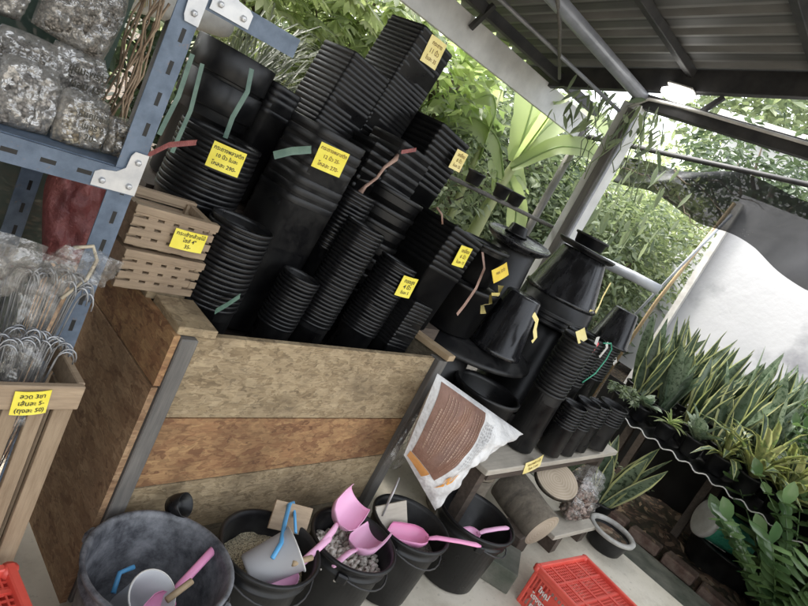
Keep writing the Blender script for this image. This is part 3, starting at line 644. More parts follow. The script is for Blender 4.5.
bag('squat handwritten grit bag, second from the right on the front shelf row',(.452,1.235,1.118),.1,.098,.10,.06,G_BEIGE,3,-.2,[('หินภูเขาไฟ',.012,.062),('เบอร์ 2',.012,.042),('20-',.014,.022)])
bag('beige pebble bag at the right end of the front shelf row',(.545,1.262,1.118),.35,.09,.078,.05,G_BEIGE,4,-.2)
bag('upright clear handwritten bag in the middle of the back shelf row',(.455,1.345,1.15),.1,.115,.13,.07,G_GREY,5,-.15,[('ขุยมะพร้าว',.015,.088),('ผสม 15',.015,.062)])
bag('shiny dark grit bag behind the handwritten front bag',(.36,1.33,1.16),.05,.11,.11,.06,G_DARK,6,-.1)
bag('dark grit bag at the far left of the back shelf row',(.25,1.33,1.16),0,.11,.12,.06,G_DARK,7,-.1)
bag('large dark grit bag leaning on top of the shelf pile',(.425,1.36,1.275),-.1,.14,.145,.08,G_DARK,8,-.1,None,.12)
bag('dim grit bag at the top left of the shelf pile',(.29,1.37,1.275),.1,.12,.13,.08,G_DARK,9,0)
# dried roots and whisk bundle right of the bags
rb=MB()
for i in range(12):
    x=.59+ru(-.035,.03); y=1.44+ru(-.04,.04); p=[]; 
    for k in range(6): p.append((x+ru(-.012,.012)-.01*k*0,y+ru(-.01,.01),1.16+k*.055))
    rb.tube(p,.0025,5)
tag(ob('dried_roots',rb,two('root_fibre',(.20,.13,.08),(.42,.32,.22),30,.8,0)),'tangle of thin dried brown roots beside the shelf bags','roots')
wb=MB()
for i in range(34):
    a=ru(-.55,.55); d=V((math.sin(a),ru(-.3,.1),-math.cos(a))); p=V((.555,1.46,1.475)); wb.tube([p,p+d*.03,p+d*ru(.05,.075)],[.002,.0018,.0008],4)
tag(ob('straw_whisk',wb,two('straw',(.42,.36,.18),(.62,.56,.34),30,.7,0)),'pale yellow straw whisk spreading down beside the rack','whisk')
# dark green net behind the shelf
def sheet(f,nu,nv,mat,name): 
    vs=[f(i/nu,j/nv) for j in range(nv+1) for i in range(nu+1)]
    return ob(name,MB().add(vs,[(j*(nu+1)+i,j*(nu+1)+i+1,(j+1)*(nu+1)+i+1,(j+1)*(nu+1)+i) for j in range(nv) for i in range(nu)],None,True),mat)
o=sheet(lambda u,v:(-1.6+u*2.25,1.75+.03*math.sin(u*30)+.02*math.sin(v*9+u*8),0.0+v*1.75),60,14,NETG,'shade_screen')
tag(o,'dark green net screen hanging behind the steel rack','net screen')
# added dark board backdrop standing in for the shade under the shelf
o=thing('shade_backdrop','added dark board backdrop making the black shade behind the wire bags','partition',(-.2,1.62,0))
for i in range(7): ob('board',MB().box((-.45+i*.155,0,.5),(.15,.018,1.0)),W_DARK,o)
# red bag hanging behind rack
rbm=pillow(.13,.26,.08,.3,14,18,5,.6)
tag(ob('hanging_bag',rbm,PINKBAG,None,(.60,1.42,.80),(-.1,-.25,-.3)),'crumpled faded red plastic bag hanging under the shelf','bag')
# white tank
tk=thing('water_tank','white cylindrical tank lying above the back of the display','tank',(1.08,2.25,1.50))
ob('body',MB().lathe([(.001,-.3),(.07,-.3),(.078,-.28),(.078,.06),(.07,.085),(.001,.09)],24,Matrix.Rotation(R(78),4,'Y')@Matrix.Rotation(R(14),4,'X')),WHITEP,tk)
ob('mounting_bracket',MB().box((-.1,0,-.7),(.03,.03,1.4)),DKST,tk)
# ------------------------------------------------------------------ crate of wire hangers
hc=thing('hanger_crate','tall slatted wooden crate with a yellow sign holding wire hangers','wooden crate',(.25,1.06,0))
part('rail',MB().box((.235,.982,.728),(.55,.014,.050),bev=.002),W_CRATE,hc)
part('rail',MB().box((.507,1.065,.728),(.014,.15,.048),bev=.002),W_CRATE,hc)
part('rail',MB().box((.235,1.145,.728),(.53,.014,.048),bev=.002),W_CRATE,hc)
for i in range(12): part('slat',MB().box((.492-i*.043,.994,.50),(.026 if i else .034,.010,.41),bev=.001),W_CRATEV,hc)
for i in range(3): part('slat',MB().box((.499,1.03+i*.045,.50),(.008,.03,.41)),W_CRATEV,hc)
part('rail',MB().box((.235,.980,.56),(.55,.010,.0)),W_CRATE,hc) if False else None
part('bottom_board',MB().box((.235,1.06,.29),(.53,.16,.014)),W_CRATE,hc)
part('foot',MB().box((.44,1.06,.14),(.05,.14,.28)),W_PALE,hc); part('foot',MB().box((.05,1.06,.14),(.05,.14,.28)),W_PALE,hc)
sg('yellow price sign reading 50 on the wire hanger crate',(.425,.9715,.722),.062,.052,[('ลวด 3ขา',.25,.3),('เส้นละ 5-',.25,.0),('(ถุงละ 50)',.25,-.3)],.02,.06)
def hanger():
    m=MB(); p=[(0,0,z) for z in (0,.05,.10,.15)]
    for k in range(8):
        a=math.pi*k/7; p.append((.013-.013*math.cos(a),0,.165+.014*math.sin(a)))
    m.tube(p,.0013,5); return m.mesh('wire',WIRE)
hm=hanger()
for bi,(x,y,z,n,hgt,lab) in enumerate([(.455,1.075,.715,44,.205,'right back bundle of silver wire hangers with curled tops in film'),(.36,1.09,.72,40,.21,'left back bundle of silver wire hangers in film'),(.445,1.03,.70,30,.115,'front bundle of wire hangers twisted in film'),(.36,1.03,.70,30,.14,'front left bundle of wire hangers in film'),(.27,1.06,.70,30,.17,'leftmost bundle of wire hangers at the frame edge')]):
    t=thing('hanger_bundle',lab,'wire hangers',(x-.038,y,z-.16),(0,0,0),'wire hanger bundles in the crate')
    for i in range(n):
        u=i/(n-1)*2-1
        o=ob('wire',hm,None,t,(u*.027,ru(-.020,.020),ru(-.008,.008)+(1-u*u)*.018),(ru(-.05,.05),.10*u,ru(-.5,.5)-.3+3.14*(bi%2))); o.scale=(1.15,1.15,(hgt+.16)/.18)
    fm=pillow(.105,hgt+.17,.06,.5,12,16,bi+20,.45); ob('clear_film',fm,FILM,t,(0,0,0))
# loose crumpled film tops
for i,(p,w,h,rx,lab) in enumerate([((.37,1.05,.90),.16,.10,.5,'crumpled empty film bag above the left wire bundle'),((.455,1.06,.925),.12,.075,.4,'crumpled film bag mouth above the right wire bundle'),((.30,1.06,.88),.15,.13,.3,'large crumpled film bag at the left edge above the wire bundles')]):
    tag(ob('film_bag',pillow(w,h,.035,.9,16,10,i+40),FILM,None,p,(rx,.15,.1)),lab,'film bag')
tag(ob('twine',MB().tube([(.44,1.06,.985),(.47,1.06,.995),(.485,1.06,.97),(.48,1.06,.93),(.46,1.06,.90),(.45,1.06,.885)],.0035,6),two('raffia',(.5,.42,.3),(.6,.54,.42),30,.7,0)),'loop of pale twine tying the right wire bundle','twine')
# ------------------------------------------------------------------ red crates
def red_crate(label,loc,rz,w,d,h,inv=False,writing=False):
    t=thing('red_crate',label,'plastic crate',loc,(0,0,rz),'red plastic crates on the floor')
    tz=h
    m=MB(); r=.022
    for sx in(-1,1): m.box((sx*(w/2-.008),0,tz-.012),(.018,d,.024),bev=.003)
    for sy in(-1,1): m.box((0,sy*(d/2-.008),tz-.012),(w-.036,.018,.024),bev=.003)
    for sx in(-1,1):
        for sy in(-1,1): m.lathe([(.012,tz-.028),(.016,tz-.024),(.016,tz-.003),(.001,tz)],12,Matrix.Translation((sx*(w/2-.010),sy*(d/2-.010),0)))
    ob('rim',m,RED,t)
    # top lattice panel (crate lies bottom up)
    m=MB(); nx=int(w/.0135); ny=int(d/.0135)
    for i in range(1,nx): m.box((-w/2+i*w/nx,0,tz-.018),(.0035,d-.03,.004))
    for j in range(1,ny): m.box((0,-d/2+j*d/ny,tz-.0185),(w-.03,.0035,.004))
    m2=MB()
    for i in range(4):
        for j in range(3):
            if (i+j)%2==0: m2.box((-w/2+(i+.5)*w/4,-d/2+(j+.5)*d/3,tz-.0145),(w/4-.012,d/3-.012,.003))
    for i in range(1,4): m.box((-w/2+i*w/4,0,tz-.016),(.009,d-.03,.006))
    for j in range(1,3): m.box((0,-d/2+j*d/3,tz-.0165),(w-.03,.009,.006))
    ob('lattice_panel',m,RED,t)
    m=MB()
    sl=.93
    for s in(-1,1):
        # side walls with slots: solid band with pillars
        for z0,z1 in((0,.016),(h*.32,h*.45),(h*.78,h-.022)):
            m.box((0,s*(d/2-.012),(z0+z1)/2),(w-.03,.006,z1-z0)); m.box((s*(w/2-.012),0,(z0+z1)/2),(.006,d-.03,z1-z0))
        n=int(w/.02)
        for i in range(n+1): m.box((-w/2+.016+i*(w-.032)/n,s*(d/2-.012),h/2-.01),(.006,.005,h-.02))
        n=int(d/.02)
        for i in range(n+1): m.box((s*(w/2-.012),-d/2+.016+i*(d-.032)/n,h/2-.01),(.005,.006,h-.02))
        m.box((0,s*(d/2-.0095),h*.45),(w*.34,.004,h*.5)); m.box((s*(w/2-.0095),0,h*.45),(.004,d*.34,h*.5))
    for sx in(-1,1):
        for sy in(-1,1): m.box((sx*(w/2-.014),sy*(d/2-.014),h/2-.01),(.016,.016,h-.02),bev=.003)
    ob('side_wall',m,RED,t)
    if writing:
        for q,(s,z) in enumerate((('ใหญ่',.62),('โรงงาน',.40),('กทม',.2))):
            ob('lettering',text_mesh(s,.03,WTXT,True),None,t,(-w/2+.0015,0.06,h*z),(R(90),0,R(-90)))
            ob('lettering',text_mesh(s,.03,WTXT,True),None,t,(-w*.1+q*.05,-d/2+.0015,h*(z-.1)),(R(90),0,0))
    return t
# ------------------------------------------------------------------ buckets
def bucket(label,x,y,r,h,matin=None,rot=0,handle=True,mat=None,a=0):
    t=thing('bucket',label,'bucket',(x,y,0),(0,0,rot),'black buckets in a row before the bin')
    rb=r*.80
    m=MB().lathe([(.001,0),(rb-.01,0),(rb,.008),(r-.012,h*.80),(r-.004,h*.80+.003),(r-.004,h*.80+.012),(r-.010,h*.80+.015),(r-.006,h-.016),(r+.006,h-.014),(r+.009,h-.003),(r+.004,h),(r-.002,h-.001),(r-.008,h-.014),(rb-.006,.014),(.001,.010)],48,wob=.006)
    ob('body',m,mat or MBK2,t)
    if handle:
        for s in(-1,1): ob('handle_lug',MB().box((s*(r+.014),0,h-.035),(.018,.035,.03),bev=.005),mat or MBK,t)
        p=[]
        for k in range(15):
            q=math.pi*k/14; p.append(((r+.014)*math.cos(q),-(r+.012)*math.sin(q)*.98,h-.03-.045*math.sin(q)))
        ob('handle',MB().tube(p,.0032,6),DKST,t)
    return t
bucket('large scuffed grey black bucket at the left of the row, empty but for two scoops',.805,.925,.166,.315,rot=2.2,mat=SCUFF)
bucket('black bucket with yellowish grain, second in the row',1.135,.925,.139,.29,rot=.2)
bucket('black bucket of grey pebbles with two pink scoops, third in the row',1.435,.89,.136,.285,rot=.7)
bucket('black bucket with one pink scoop under the sack corner, fourth in the row',1.735,.905,.139,.28,rot=.4)
bucket('deep empty black bucket at the right end of the row',2.10,.868,.155,.285,rot=.8,mat=MBK)
def fill(label,name,x,y,z,r,mat,bumpy=.012,cat='grain',seed=1):
    rr=random.Random(seed); vs=[(0,0,z+bumpy)];fs=[];n=40
    for j in range(1,9):
        for i in range(n):
            q=r*j/8; a=2*math.pi*i/n; vs.append((q*math.cos(a),q*math.sin(a),z+bumpy*math.cos(j/8*1.5)*1.2+(rr.random()-.5)*bumpy*.5+bumpy*.8*math.sin(a+seed)*j/8))
    for i in range(n): fs.append((0,1+i,1+(i+1)%n))
    for j in range(7):
        for i in range(n): fs.append((1+j*n+i,1+(j+1)*n+i,1+(j+1)*n+(i+1)%n,1+j*n+(i+1)%n))
    return tag(ob(name,MB().add(vs,fs,None,True),mat,None,(x,y,0)),label,cat,kind='stuff')
fill('yellowish fine grain heaped in the second bucket','grain_heap',1.135,.925,.205,.122,SAND,.022)
fill('grey grit bed under the pebbles of the third bucket','grit_bed',1.435,.89,.195,.118,G_BEIGE,.012,'grit',3)
fill('dark soil mix in the fourth bucket','soil_mix',1.735,.905,.20,.122,G_DARK,.012,'soil',4)
pm=MB(); rr=random.Random(5)
for i in range(520):
    a=rr.random()*6.28; q=.116*rr.random()**.5; s=.0045+rr.random()*.005
    M=Matrix.Translation((1.435+q*math.cos(a),.89+q*math.sin(a),.208+rr.random()*.018))@Euler((rr.random()*6,rr.random()*6,0)).to_matrix().to_4x4()@Matrix.Diagonal((s*1.5,s,s*.75,1))
    pm.lathe([(.001,-1),(.5,-.88),(.86,-.5),(1,0),(.86,.5),(.5,.88),(.001,1)],10,M)
t=NT('pebble_mix'); t.set(Base_Color=t.ramp(t.n('ShaderNodeNewGeometry').outputs['Random Per Island'],[(0,(.28,.255,.22)),(.5,(.52,.48,.42)),(1,(.74,.70,.63))]),Roughness=.7)
tag(ob('pebbles',pm,t.m),'grey pebbles filling the third bucket','pebbles',kind='stuff')
# scoops: local bowl along +x opening, handle along -x
def scoop(label,bowl,hand,up,L,r,mat,hl=None,cat='scoop',wh=.0105):
    b=V(bowl);h=V(hand); x=(b-h); D=x.length; x.normalize(); u=V(up); z=(u-x*u.dot(x)).normalized(); y=z.cross(x)
    t=thing('scoop',label,cat,b,(0,0,0)); t.rotation_euler=Matrix((x,y,z)).transposed().to_euler()
    # trough shell
    vs=[];n=14;k=9
    for o_ in(0,1):
        th=.0022*o_
        for j in range(k+1):
            s=j/k; X=-L/2+s*L; rr_=r*(.30+.70*min(1,(s*3.2))**.5)*(1-.10*max(0,s-.7)/.3)
            if s==0: rr_=r*.12
            for i in range(n+1):
                a=math.pi+math.pi*i/n
                y_=(rr_-th)*math.cos(a); z_=(rr_-th)*math.sin(a)*.95
                lip=1-.35*(s>.75)*((s-.75)/.25)
                vs.append((X+(0 if not(s>.75) else .018*(-math.sin(a))),y_,z_+r*.35*(1-s)*0))
    K=(k+1)*(n+1); fs=[]
    for o_ in(0,1):
        for j in range(k):
            for i in range(n):
                q=(o_*K+j*(n+1)+i,o_*K+j*(n+1)+i+1,o_*K+(j+1)*(n+1)+i+1,o_*K+(j+1)*(n+1)+i); fs.append(q if o_ else q[::-1])
    for j in range(k):
        for i in(0,n): fs.append((j*(n+1)+i,(j+1)*(n+1)+i,K+(j+1)*(n+1)+i,K+j*(n+1)+i))
    for i in range(n): fs.append((k*(n+1)+i,k*(n+1)+i+1,K+k*(n+1)+i+1,K+k*(n+1)+i))
    ob('bowl',MB().add(vs,fs,None,True),mat,t)
    hl=D-L/2
    hm_=MB().tube([(-L/2+.006,0,-r*.25),(-L/2-.012,0,-.008),(-L/2-.03,0,-.002),(-L/2-hl*.6,0,0),(-L/2-hl*.92,0,-.002),(-L/2-hl,0,-.004)],[wh*.7,wh*.85,wh,wh,wh*1.05,wh*.5],10,None,True,.55)
    ho=ob('handle',hm_,mat,t)
    return t
scoop('pink scoop with its bowl standing up out of the pebbles',(1.44,.955,.338),(1.25,.872,.272),(-.35,-.75,.7),.135,.056,PINK)
scoop('pink scoop lying across the pebbles with its handle to the left',(1.49,.885,.285),(1.315,.835,.258),(.10,.35,1),.135,.052,PINK)
scoop('pink scoop lying over the fourth bucket with its handle to the right',(1.70,.865,.275),(1.93,.728,.298),(-.1,.05,1),.125,.047,PINK2)
scoop('pink scoop in the grain under the cloudy jug',(1.145,.838,.262),(1.34,.905,.30),(-.1,-.35,1),.08,.032,PINK)
scoop('pink handled scoop lying low in the empty deep bucket',(2.02,.82,.255),(2.21,.776,.283),(0,0,1),.08,.03,PINK)
scoop('deep pink handled scoop behind the cloudy scoop in the scuffed bucket',(.80,.86,.245),(.975,.955,.295),(-.2,-.4,1),.08,.03,PINK2)
# cloudy measuring jugs
def jug(label,base,mouth,r0,r1,rim=True):
    b=V(base); m_=V(mouth); z=m_-b; h=z.length; q=z.to_track_quat('Z','Y')
    t=thing('measuring_jug',label,'jug',b,(0,0,0)); t.rotation_euler=q.to_euler()
    ob('body',MB().lathe([(.001,0),(r0-.004,0),(r0,.006),(r1-.001,h-.004),(r1+.003,h-.003),(r1+.003,h),(r1-.0015,h),(r0-.002,.008),(.001,.004)],36,wob=.01),CLOUDY,t)
    ob('rim',MB().tube([((r1+.002)*math.cos(a*math.pi/18),(r1+.002)*math.sin(a*math.pi/18),h) for a in range(37)],.0022,5,cap=False),WHITEP,t)
    return t
jug('cloudy plastic jug lying on the yellowish grain in the second bucket',(1.065,.90,.235),(1.175,.875,.315),.048,.060)
jug('cloudy plastic jug tilted in the scuffed grey bucket',(.765,.93,.17),(.775,.87,.275),.040,.055)
tag(ob('plastic_strap',MB().tube([(1.075,.855,.325),(1.11,.88,.345),(1.165,.945,.345),(1.225,1.01,.345),(1.25,1.02,.34),(1.245,.995,.325),(1.21,.93,.315)],.0065,8,None,True,.6),BLUEP),'bent light blue plastic strap over the cloudy jug','strap')
tag(ob('plastic_strap',MB().tube([(.735,.95,.215),(.755,.985,.235),(.79,.99,.24)],.006,8),BLUEP),'small light blue strap in the scuffed bucket','strap')
tag(ob('wooden_stick',MB().tube([(1.13,.83,.318),(1.205,.838,.312)],.008,10),W_TAN),'short tan wooden stick across the cloudy jug','stick')
tag(ob('wooden_stick',MB().tube([(.80,.85,.275),(.86,.865,.30)],.008,10),W_TAN),'short brown stick poking from the scuffed bucket','stick')
tag(ob('dark_scoop_cup',MB().lathe([(.001,0),(.024,.004),(.03,.02),(.032,.05),(.03,.051),(.026,.02),(.001,.006)],20),MBK,None,(.905,1.105,.305),(.9,0,.5)),'small black cup hooked on the scuffed bucket rim','cup')
tag(ob('wooden_board',MB().box((0,0,0),(.12,.008,.09),bev=.001),W_PALE,None,(1.68,.955,.27),(-.5,-.3,-.25)),'pale square board stuck in the fourth bucket','board')
tag(ob('wooden_board',MB().box((0,0,0),(.13,.006,.08),bev=.001),W_CRATE,None,(1.235,.99,.31),(-.55,.15,-.3)),'worn grey brown board in the second bucket','board')
tag(ob('metal_stick',MB().tube([(1.64,.965,.27),(1.66,.985,.35),(1.675,1.0,.40)],[.004,.006,.004],6,None,True,.4),ZINC),'narrow metal blade upright in the third bucket','blade')
# ------------------------------------------------------------------ cement sack
sk=thing('cement_sack','white woven sack with a brown printed panel wedged between bin and buckets','sack',(1.9,.98,.5))
A=V((1.665,1.06,.785));B=V((1.655,1.015,.485));Cc=V((1.835,.90,.318));D=V((2.29,.955,.59))
def sackpt(u,v,off=0.0,sd=1):
    # u along A->D , v along A->B(D->C)
    p=(A*(1-u)+D*u)*(1-v)+(B*(1-u)+Cc*u)*v
    # pull the C/D side into a waist so the corner D sticks out like an ear
    wst=-.16*math.sin(math.pi*v)**1.0*max(0,u-.45)/.55
    p+=(A-D).normalized()*(-wst)*1.0*0.55
    n=(D-A).cross(B-A).normalized()
    if n.y>0: n=-n
    e=(max(0,1-abs(2*u-1)**2.6)*max(0,1-abs(2*v-1)**2.6))**.6
    r=.078*e*(1+.12*math.sin(u*9)*math.sin(v*7+1))+.016*math.sin(v*21+u*13)*max(0,u-.38)*e**.3+.010*math.sin(v*38-u*22)*max(0,u-.42)*e**.3+.004*math.sin(u*31+v*5)*e
    return p+n*(r*sd+off)
def sackpatch(u0,u1,v0,v1,off,mat,name,par,n=26,back=False):
    m=MB(); vs=[];fs=[]
    for j in range(n+1):
        for i in range(n+1): vs.append(sackpt(u0+(u1-u0)*i/n,v0+(v1-v0)*j/n,off)-par.location)
    fs=[(j*(n+1)+i,j*(n+1)+i+1,(j+1)*(n+1)+i+1,(j+1)*(n+1)+i) for j in range(n) for i in range(n)]
    if back:
        K=len(vs)
        for j in range(n+1):
            for i in range(n+1): vs.append(sackpt(u0+(u1-u0)*i/n,v0+(v1-v0)*j/n,0,-.8)-par.location)
        fs+=[tuple(K+q for q in f[::-1]) for f in fs]
    return ob(name,m.add(vs,fs,None,True),mat,par)
sackpatch(0,1,0,1,0,SACK,'sack_body',sk,34,True)
sackpatch(.03,.47,.05,.90,.0025,SACKB,'printed_panel',sk)
sackpatch(.02,.34,.905,.975,.0025,SACKO,'printed_band',sk)
rr=random.Random(3)
def quad_print(m,u,v,du,dv,off):
    m.add([sackpt(a_,b_,off)-sk.location for a_,b_ in((u,v),(u+du,v),(u+du,v+dv),(u,v+dv))],[(0,1,2,3)])
m=MB()
for q in range(15):
    u=.07+q*.026; v=.12 if q%5 else .3; ve=.84-rr.random()*.25
    while v<ve:
        dv=.015+rr.random()*.035; quad_print(m,u,v,.006 if q%5 else .013,dv*.6,.0045); v+=dv*.6+.009
ob('small_print',m,two('print_ink',(.30,.18,.12),(.40,.27,.2),30,.6,0),sk)
m=MB()
for q in range(5):
    u=.51+q*.022; v=.12
    while v<.66:
        dv=.012+rr.random()*.03; quad_print(m,u,v,.008,dv,.004); v+=dv+.012
ob('small_print',m,two('grey_print',(.36,.35,.35),(.5,.49,.48),30,.6,0),sk)
me=text_mesh('20',.075,OTXT,True)
for v_ in me.vertices:
    X_,Y_=v_.co.x,v_.co.y; p=sackpt(.60+(X_*.80-Y_*.42)/.60,.80+(-X_*.70-Y_*.82)/.34,.006); v_.co=p-sk.location
ob('lettering',me,None,sk)
# clear grey rag behind the sack by the right post
tag(ob('plastic_wrap',pillow(.12,.30,.05,.6,12,16,77,.4),FILM,None,(1.735,1.09,.36),(-.1,.35,.1)),'clear plastic wrap tied to the right front post of the bin','plastic wrap')
# ------------------------------------------------------------------ under and beside the low table
def log(label,a,b,r,name='log',cat='log'):
    a=V(a);b=V(b); L=(b-a).length; q=(b-a).to_track_quat('X','Z'); t=thing(name,label,cat,(a+b)/2); t.rotation_euler=q.to_euler()
    M=Matrix.Rotation(R(90),4,'Y')
    ob('bark',MB().lathe([(r*.96,-L/2+.001),(r,-L/2+.008),(r*1.02,-L*.2),(r*.98,L*.2),(r,L/2-.008),(r*.96,L/2-.001)],36,M,wob=.04),BARK,t)
    for s in(-1,1): ob('cut_face',MB().lathe([(.001,s*L/2),(r*.5,s*L/2),(r*.96,s*L/2)],36,M,smooth=False),LOGEND,t)
    return t
log('short thick log lying with its pale sawn face towards the red crate',(2.70,1.07,.20),(2.665,.80,.155),.098)
log('thin round wood slice lying tilted between the log and table edge',(2.875,.935,.30),(2.868,.93,.318),.115,'wood_slice','wood slice')
log('dark stump under the low table behind the lying log',(2.45,1.15,.005),(2.45,1.15,.26),.12,'stump','stump')
tag(ob('concrete_block',MB().box((0,0,0),(.20,.17,.10),bev=.004),MOSS,None,(2.36,.80,.051),(0,0,.5)),'dark wooden block beside the deep bucket','block')
tag(ob('concrete_block',MB().box((0,0,0),(.16,.12,.12),bev=.004),W_DARK,None,(2.60,.88,.061),(0,0,.1)),'dark block propping the lying log','block')
pl=thing('plank_step','low step of pale planks on dark feet under the bark bag','plank step',(3.05,.84,0))
ob('plank',MB().box((0,0,.095),(.46,.15,.026),(0,0,-.06),.003),W_PALE,pl)
for s in(-.16,.16): ob('foot',MB().box((s,0,.041),(.06,.13,.082)),W_DARK,pl)
bb=thing('bark_bag','clear bag of brown bark chips under the table end','bag',(3.10,.845,.109),(-.15,.12,.1))
ob('bark_fill',pillow(.19,.21,.12,.3,16,16,31),G_BARK,bb); ob('clear_film',pillow(.22,.30,.13,.5,18,18,33,.3),FILM,bb)
wp=thing('white_planter','squat grimy white planter at the floor edge by the gutter','planter',(3.36,.70,0))
ob('body',MB().lathe([(.001,0),(.085,0),(.095,.01),(.115,.09),(.118,.10),(.11,.10),(.10,.07),(.001,.06)],40),MBK2,wp)
ob('rim',MB().lathe([(.117,.095),(.13,.098),(.133,.112),(.125,.118),(.108,.116),(.102,.10),(.108,.094)],40),two('worn_grey_rim',(.26,.25,.23),(.45,.44,.41),14,.6,.2,.002),wp)
ob('soil',MB().lathe([(.001,.085),(.105,.08)],30),SOIL,wp)
red_crate('red plastic crate bottom up on the floor, white lettering on its side',(2.515,.48,0),-.12,.39,.30,.185,writing=True)
red_crate('red plastic crate corner at the lower left edge of the photo',(.33,.87,0),.05,.34,.16,.36)
# ================================================================== roof
def rz_(y): return 2.415-.245*(y-1.96)
tt=NT('rib_shaded_corrugated_sheet'); cc=tt.co(); sx=tt.n('ShaderNodeSeparateXYZ'); tt.l(cc,sx.inputs[0])
def mth(op,a,b=None,t=tt):
    x=t.n('ShaderNodeMath',operation=op)
    for i_,v in enumerate((a,b)):
        if v is None: continue
        if isinstance(v,(int,float)): x.inputs[i_].default_value=v
        else: t.l(v,x.inputs[i_])
    return x.outputs[0]
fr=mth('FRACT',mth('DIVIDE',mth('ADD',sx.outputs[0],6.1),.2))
tt.set(Base_Color=tt.mix(1,tt.ramp(tt.noise(3,tt.co((3,.6,1)),6),[(.3,(.13,.13,.125)),(.7,(.22,.22,.215))]),tt.ramp(fr,[(.40,(1,1,1)),(.47,(.22,.22,.22)),(.54,(.5,.5,.5)),(.80,(.5,.5,.5)),(.86,(1,1,1))]),'MULTIPLY'),Roughness=.6)  # dark stripe per corrugation painted in to deepen the rib shading
rf=thing('lean_to_roof','dark corrugated metal roof sloping over the pots on steel pipes','roof',(3.6,1.96,2.3))
X0,X1,Y0,Y1=-2.2,3.68,-.35,2.85
vs=[];fs=[];prof=[];x=X0
while x<X1:
    for dx,dz in((0,0),(.09,0),(.105,.032),(.150,.032),(.165,0)):
        if x+dx<=X1: prof.append((x+dx,dz))
    x+=.2
for y in [Y0+(Y1-Y0)*i/6 for i in range(7)]:
    for px,dz in prof: vs.append((px,y,rz_(y)+.05+dz))
k=len(prof)
for j in range(6):
    for i in range(k-1): fs.append((j*k+i,j*k+i+1,(j+1)*k+i+1,(j+1)*k+i))
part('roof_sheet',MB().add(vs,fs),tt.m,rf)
def tube_part(name,pts,r,mat,n=12,par=rf): return part(name,MB().tube(pts,r,n),mat,par)
tube_part('plate_pipe',[(-2.15,1.96,2.29),(3.66,1.96,2.29)],.040,GALV,16)
def obx(name,a,b,w,h,mat,par=rf,bev=.003):
    a=V(a);b=V(b);q=(b-a).to_track_quat('X','Z'); m=MB().box((0,0,0),((b-a).length,w,h),bev=bev,M=Matrix.Translation((a+b)/2)@q.to_matrix().to_4x4()); return part(name,m,mat,par)
for y in (-.2,.5,1.12,1.74): obx('purlin',(X0,y,rz_(y)+.02),(3.58,y,rz_(y)+.02),.045,.05,DKST)
obx('rafter',(3.60,-.36,rz_(-.36)-.025),(3.60,2.85,rz_(2.85)-.025),.05,.13,DKST)
obx('rafter',(.9,-.36,rz_(-.36)-.03),(.9,2.80,rz_(2.80)-.03),.05,.08,DKST)
obx('tie_beam',(3.63,-.36,2.33),(3.63,2.02,2.27),.06,.085,DKST)
obx('strut',(3.63,1.60,2.31),(3.63,1.52,2.43),.025,.03,DKST)
tube_part('cable_pipe',[(3.585,2.0,2.20),(3.585,1.9,2.285),(3.585,1.7,2.30),(3.585,.6,2.325),(3.585,-.34,2.345)],.010,WHITEP,8)
obx('eave_board',(-2.2,2.62,2.10),(4.3,2.62,2.10),.03,.175,WPAINT)
obx('eave_beam',(-2.2,2.55,2.235),(4.2,2.55,2.235),.05,.06,DKST)
for x in (-.5,1.1,2.65): obx('bracket',(x,2.585,2.12),(x,2.50,2.27),.03,.03,DKST)
tube_part('thin_pipe',[(2.2,2.40,2.27),(3.55,2.02,2.16)],.012,GALV,8)
tube_part('bamboo_stick',[(2.35,1.9,2.28),(2.6,2.0,2.24),(3.3,2.35,2.17)],.010,W_GREY,8)
po=thing('roof_post','grimy white square post holding the roof corner, vines around its top','post',(3.64,1.985,0))
part('shaft',MB().box((3.66,1.985,1.12),(.13,.13,2.24),bev=.004),WPAINT,po)
part('cleat',MB().box((3.578,1.96,1.10),(.03,.05,2.2),bev=.003),W_GREY,po)
tube_part('conduit',[(3.555,1.90,.1),(3.56,1.905,1.5),(3.56,1.905,2.0),(3.57,1.92,2.2)],.013,GALV,8,po)
shade_wall=thing('side_wall','added unseen dark board wall shading the left end of the shelter','wall',(-1.55,1.2,0)); part('added_shade_boards',MB().box((-1.55,1.2,1.2),(.03,3.0,2.4)),W_DARK,shade_wall)  # out-of-view wall added to darken the left side of the display
po2=thing('roof_post','steel post holding the roof at the back left corner','post',(-1.2,1.96,0)); part('shaft',MB().box((-1.2,1.96,1.12),(.06,.06,2.24)),DKST,po2)
lp=thing('roof_lamp','small lit white lamp fixed under the rafter near the post','lamp',(3.55,1.74,2.36))
part('housing',MB().box((3.56,1.74,2.392),(.08,.16,.02),bev=.008),WHITEP,lp)
LMP=NT('lamp_glow'); LMP.set(Base_Color=(1,1,1)); LMP.b.inputs['Emission Color'].default_value=(1,.98,.94,1); LMP.b.inputs['Emission Strength'].default_value=9
part('diffuser',MB().lathe([(.001,-.045),(.03,-.038),(.05,-.015),(.052,.005),(.04,.018),(.001,.02)],20,Matrix.Translation((3.55,1.74,2.352))@Matrix.Diagonal((1,2.0,1,1))),LMP.m,lp)
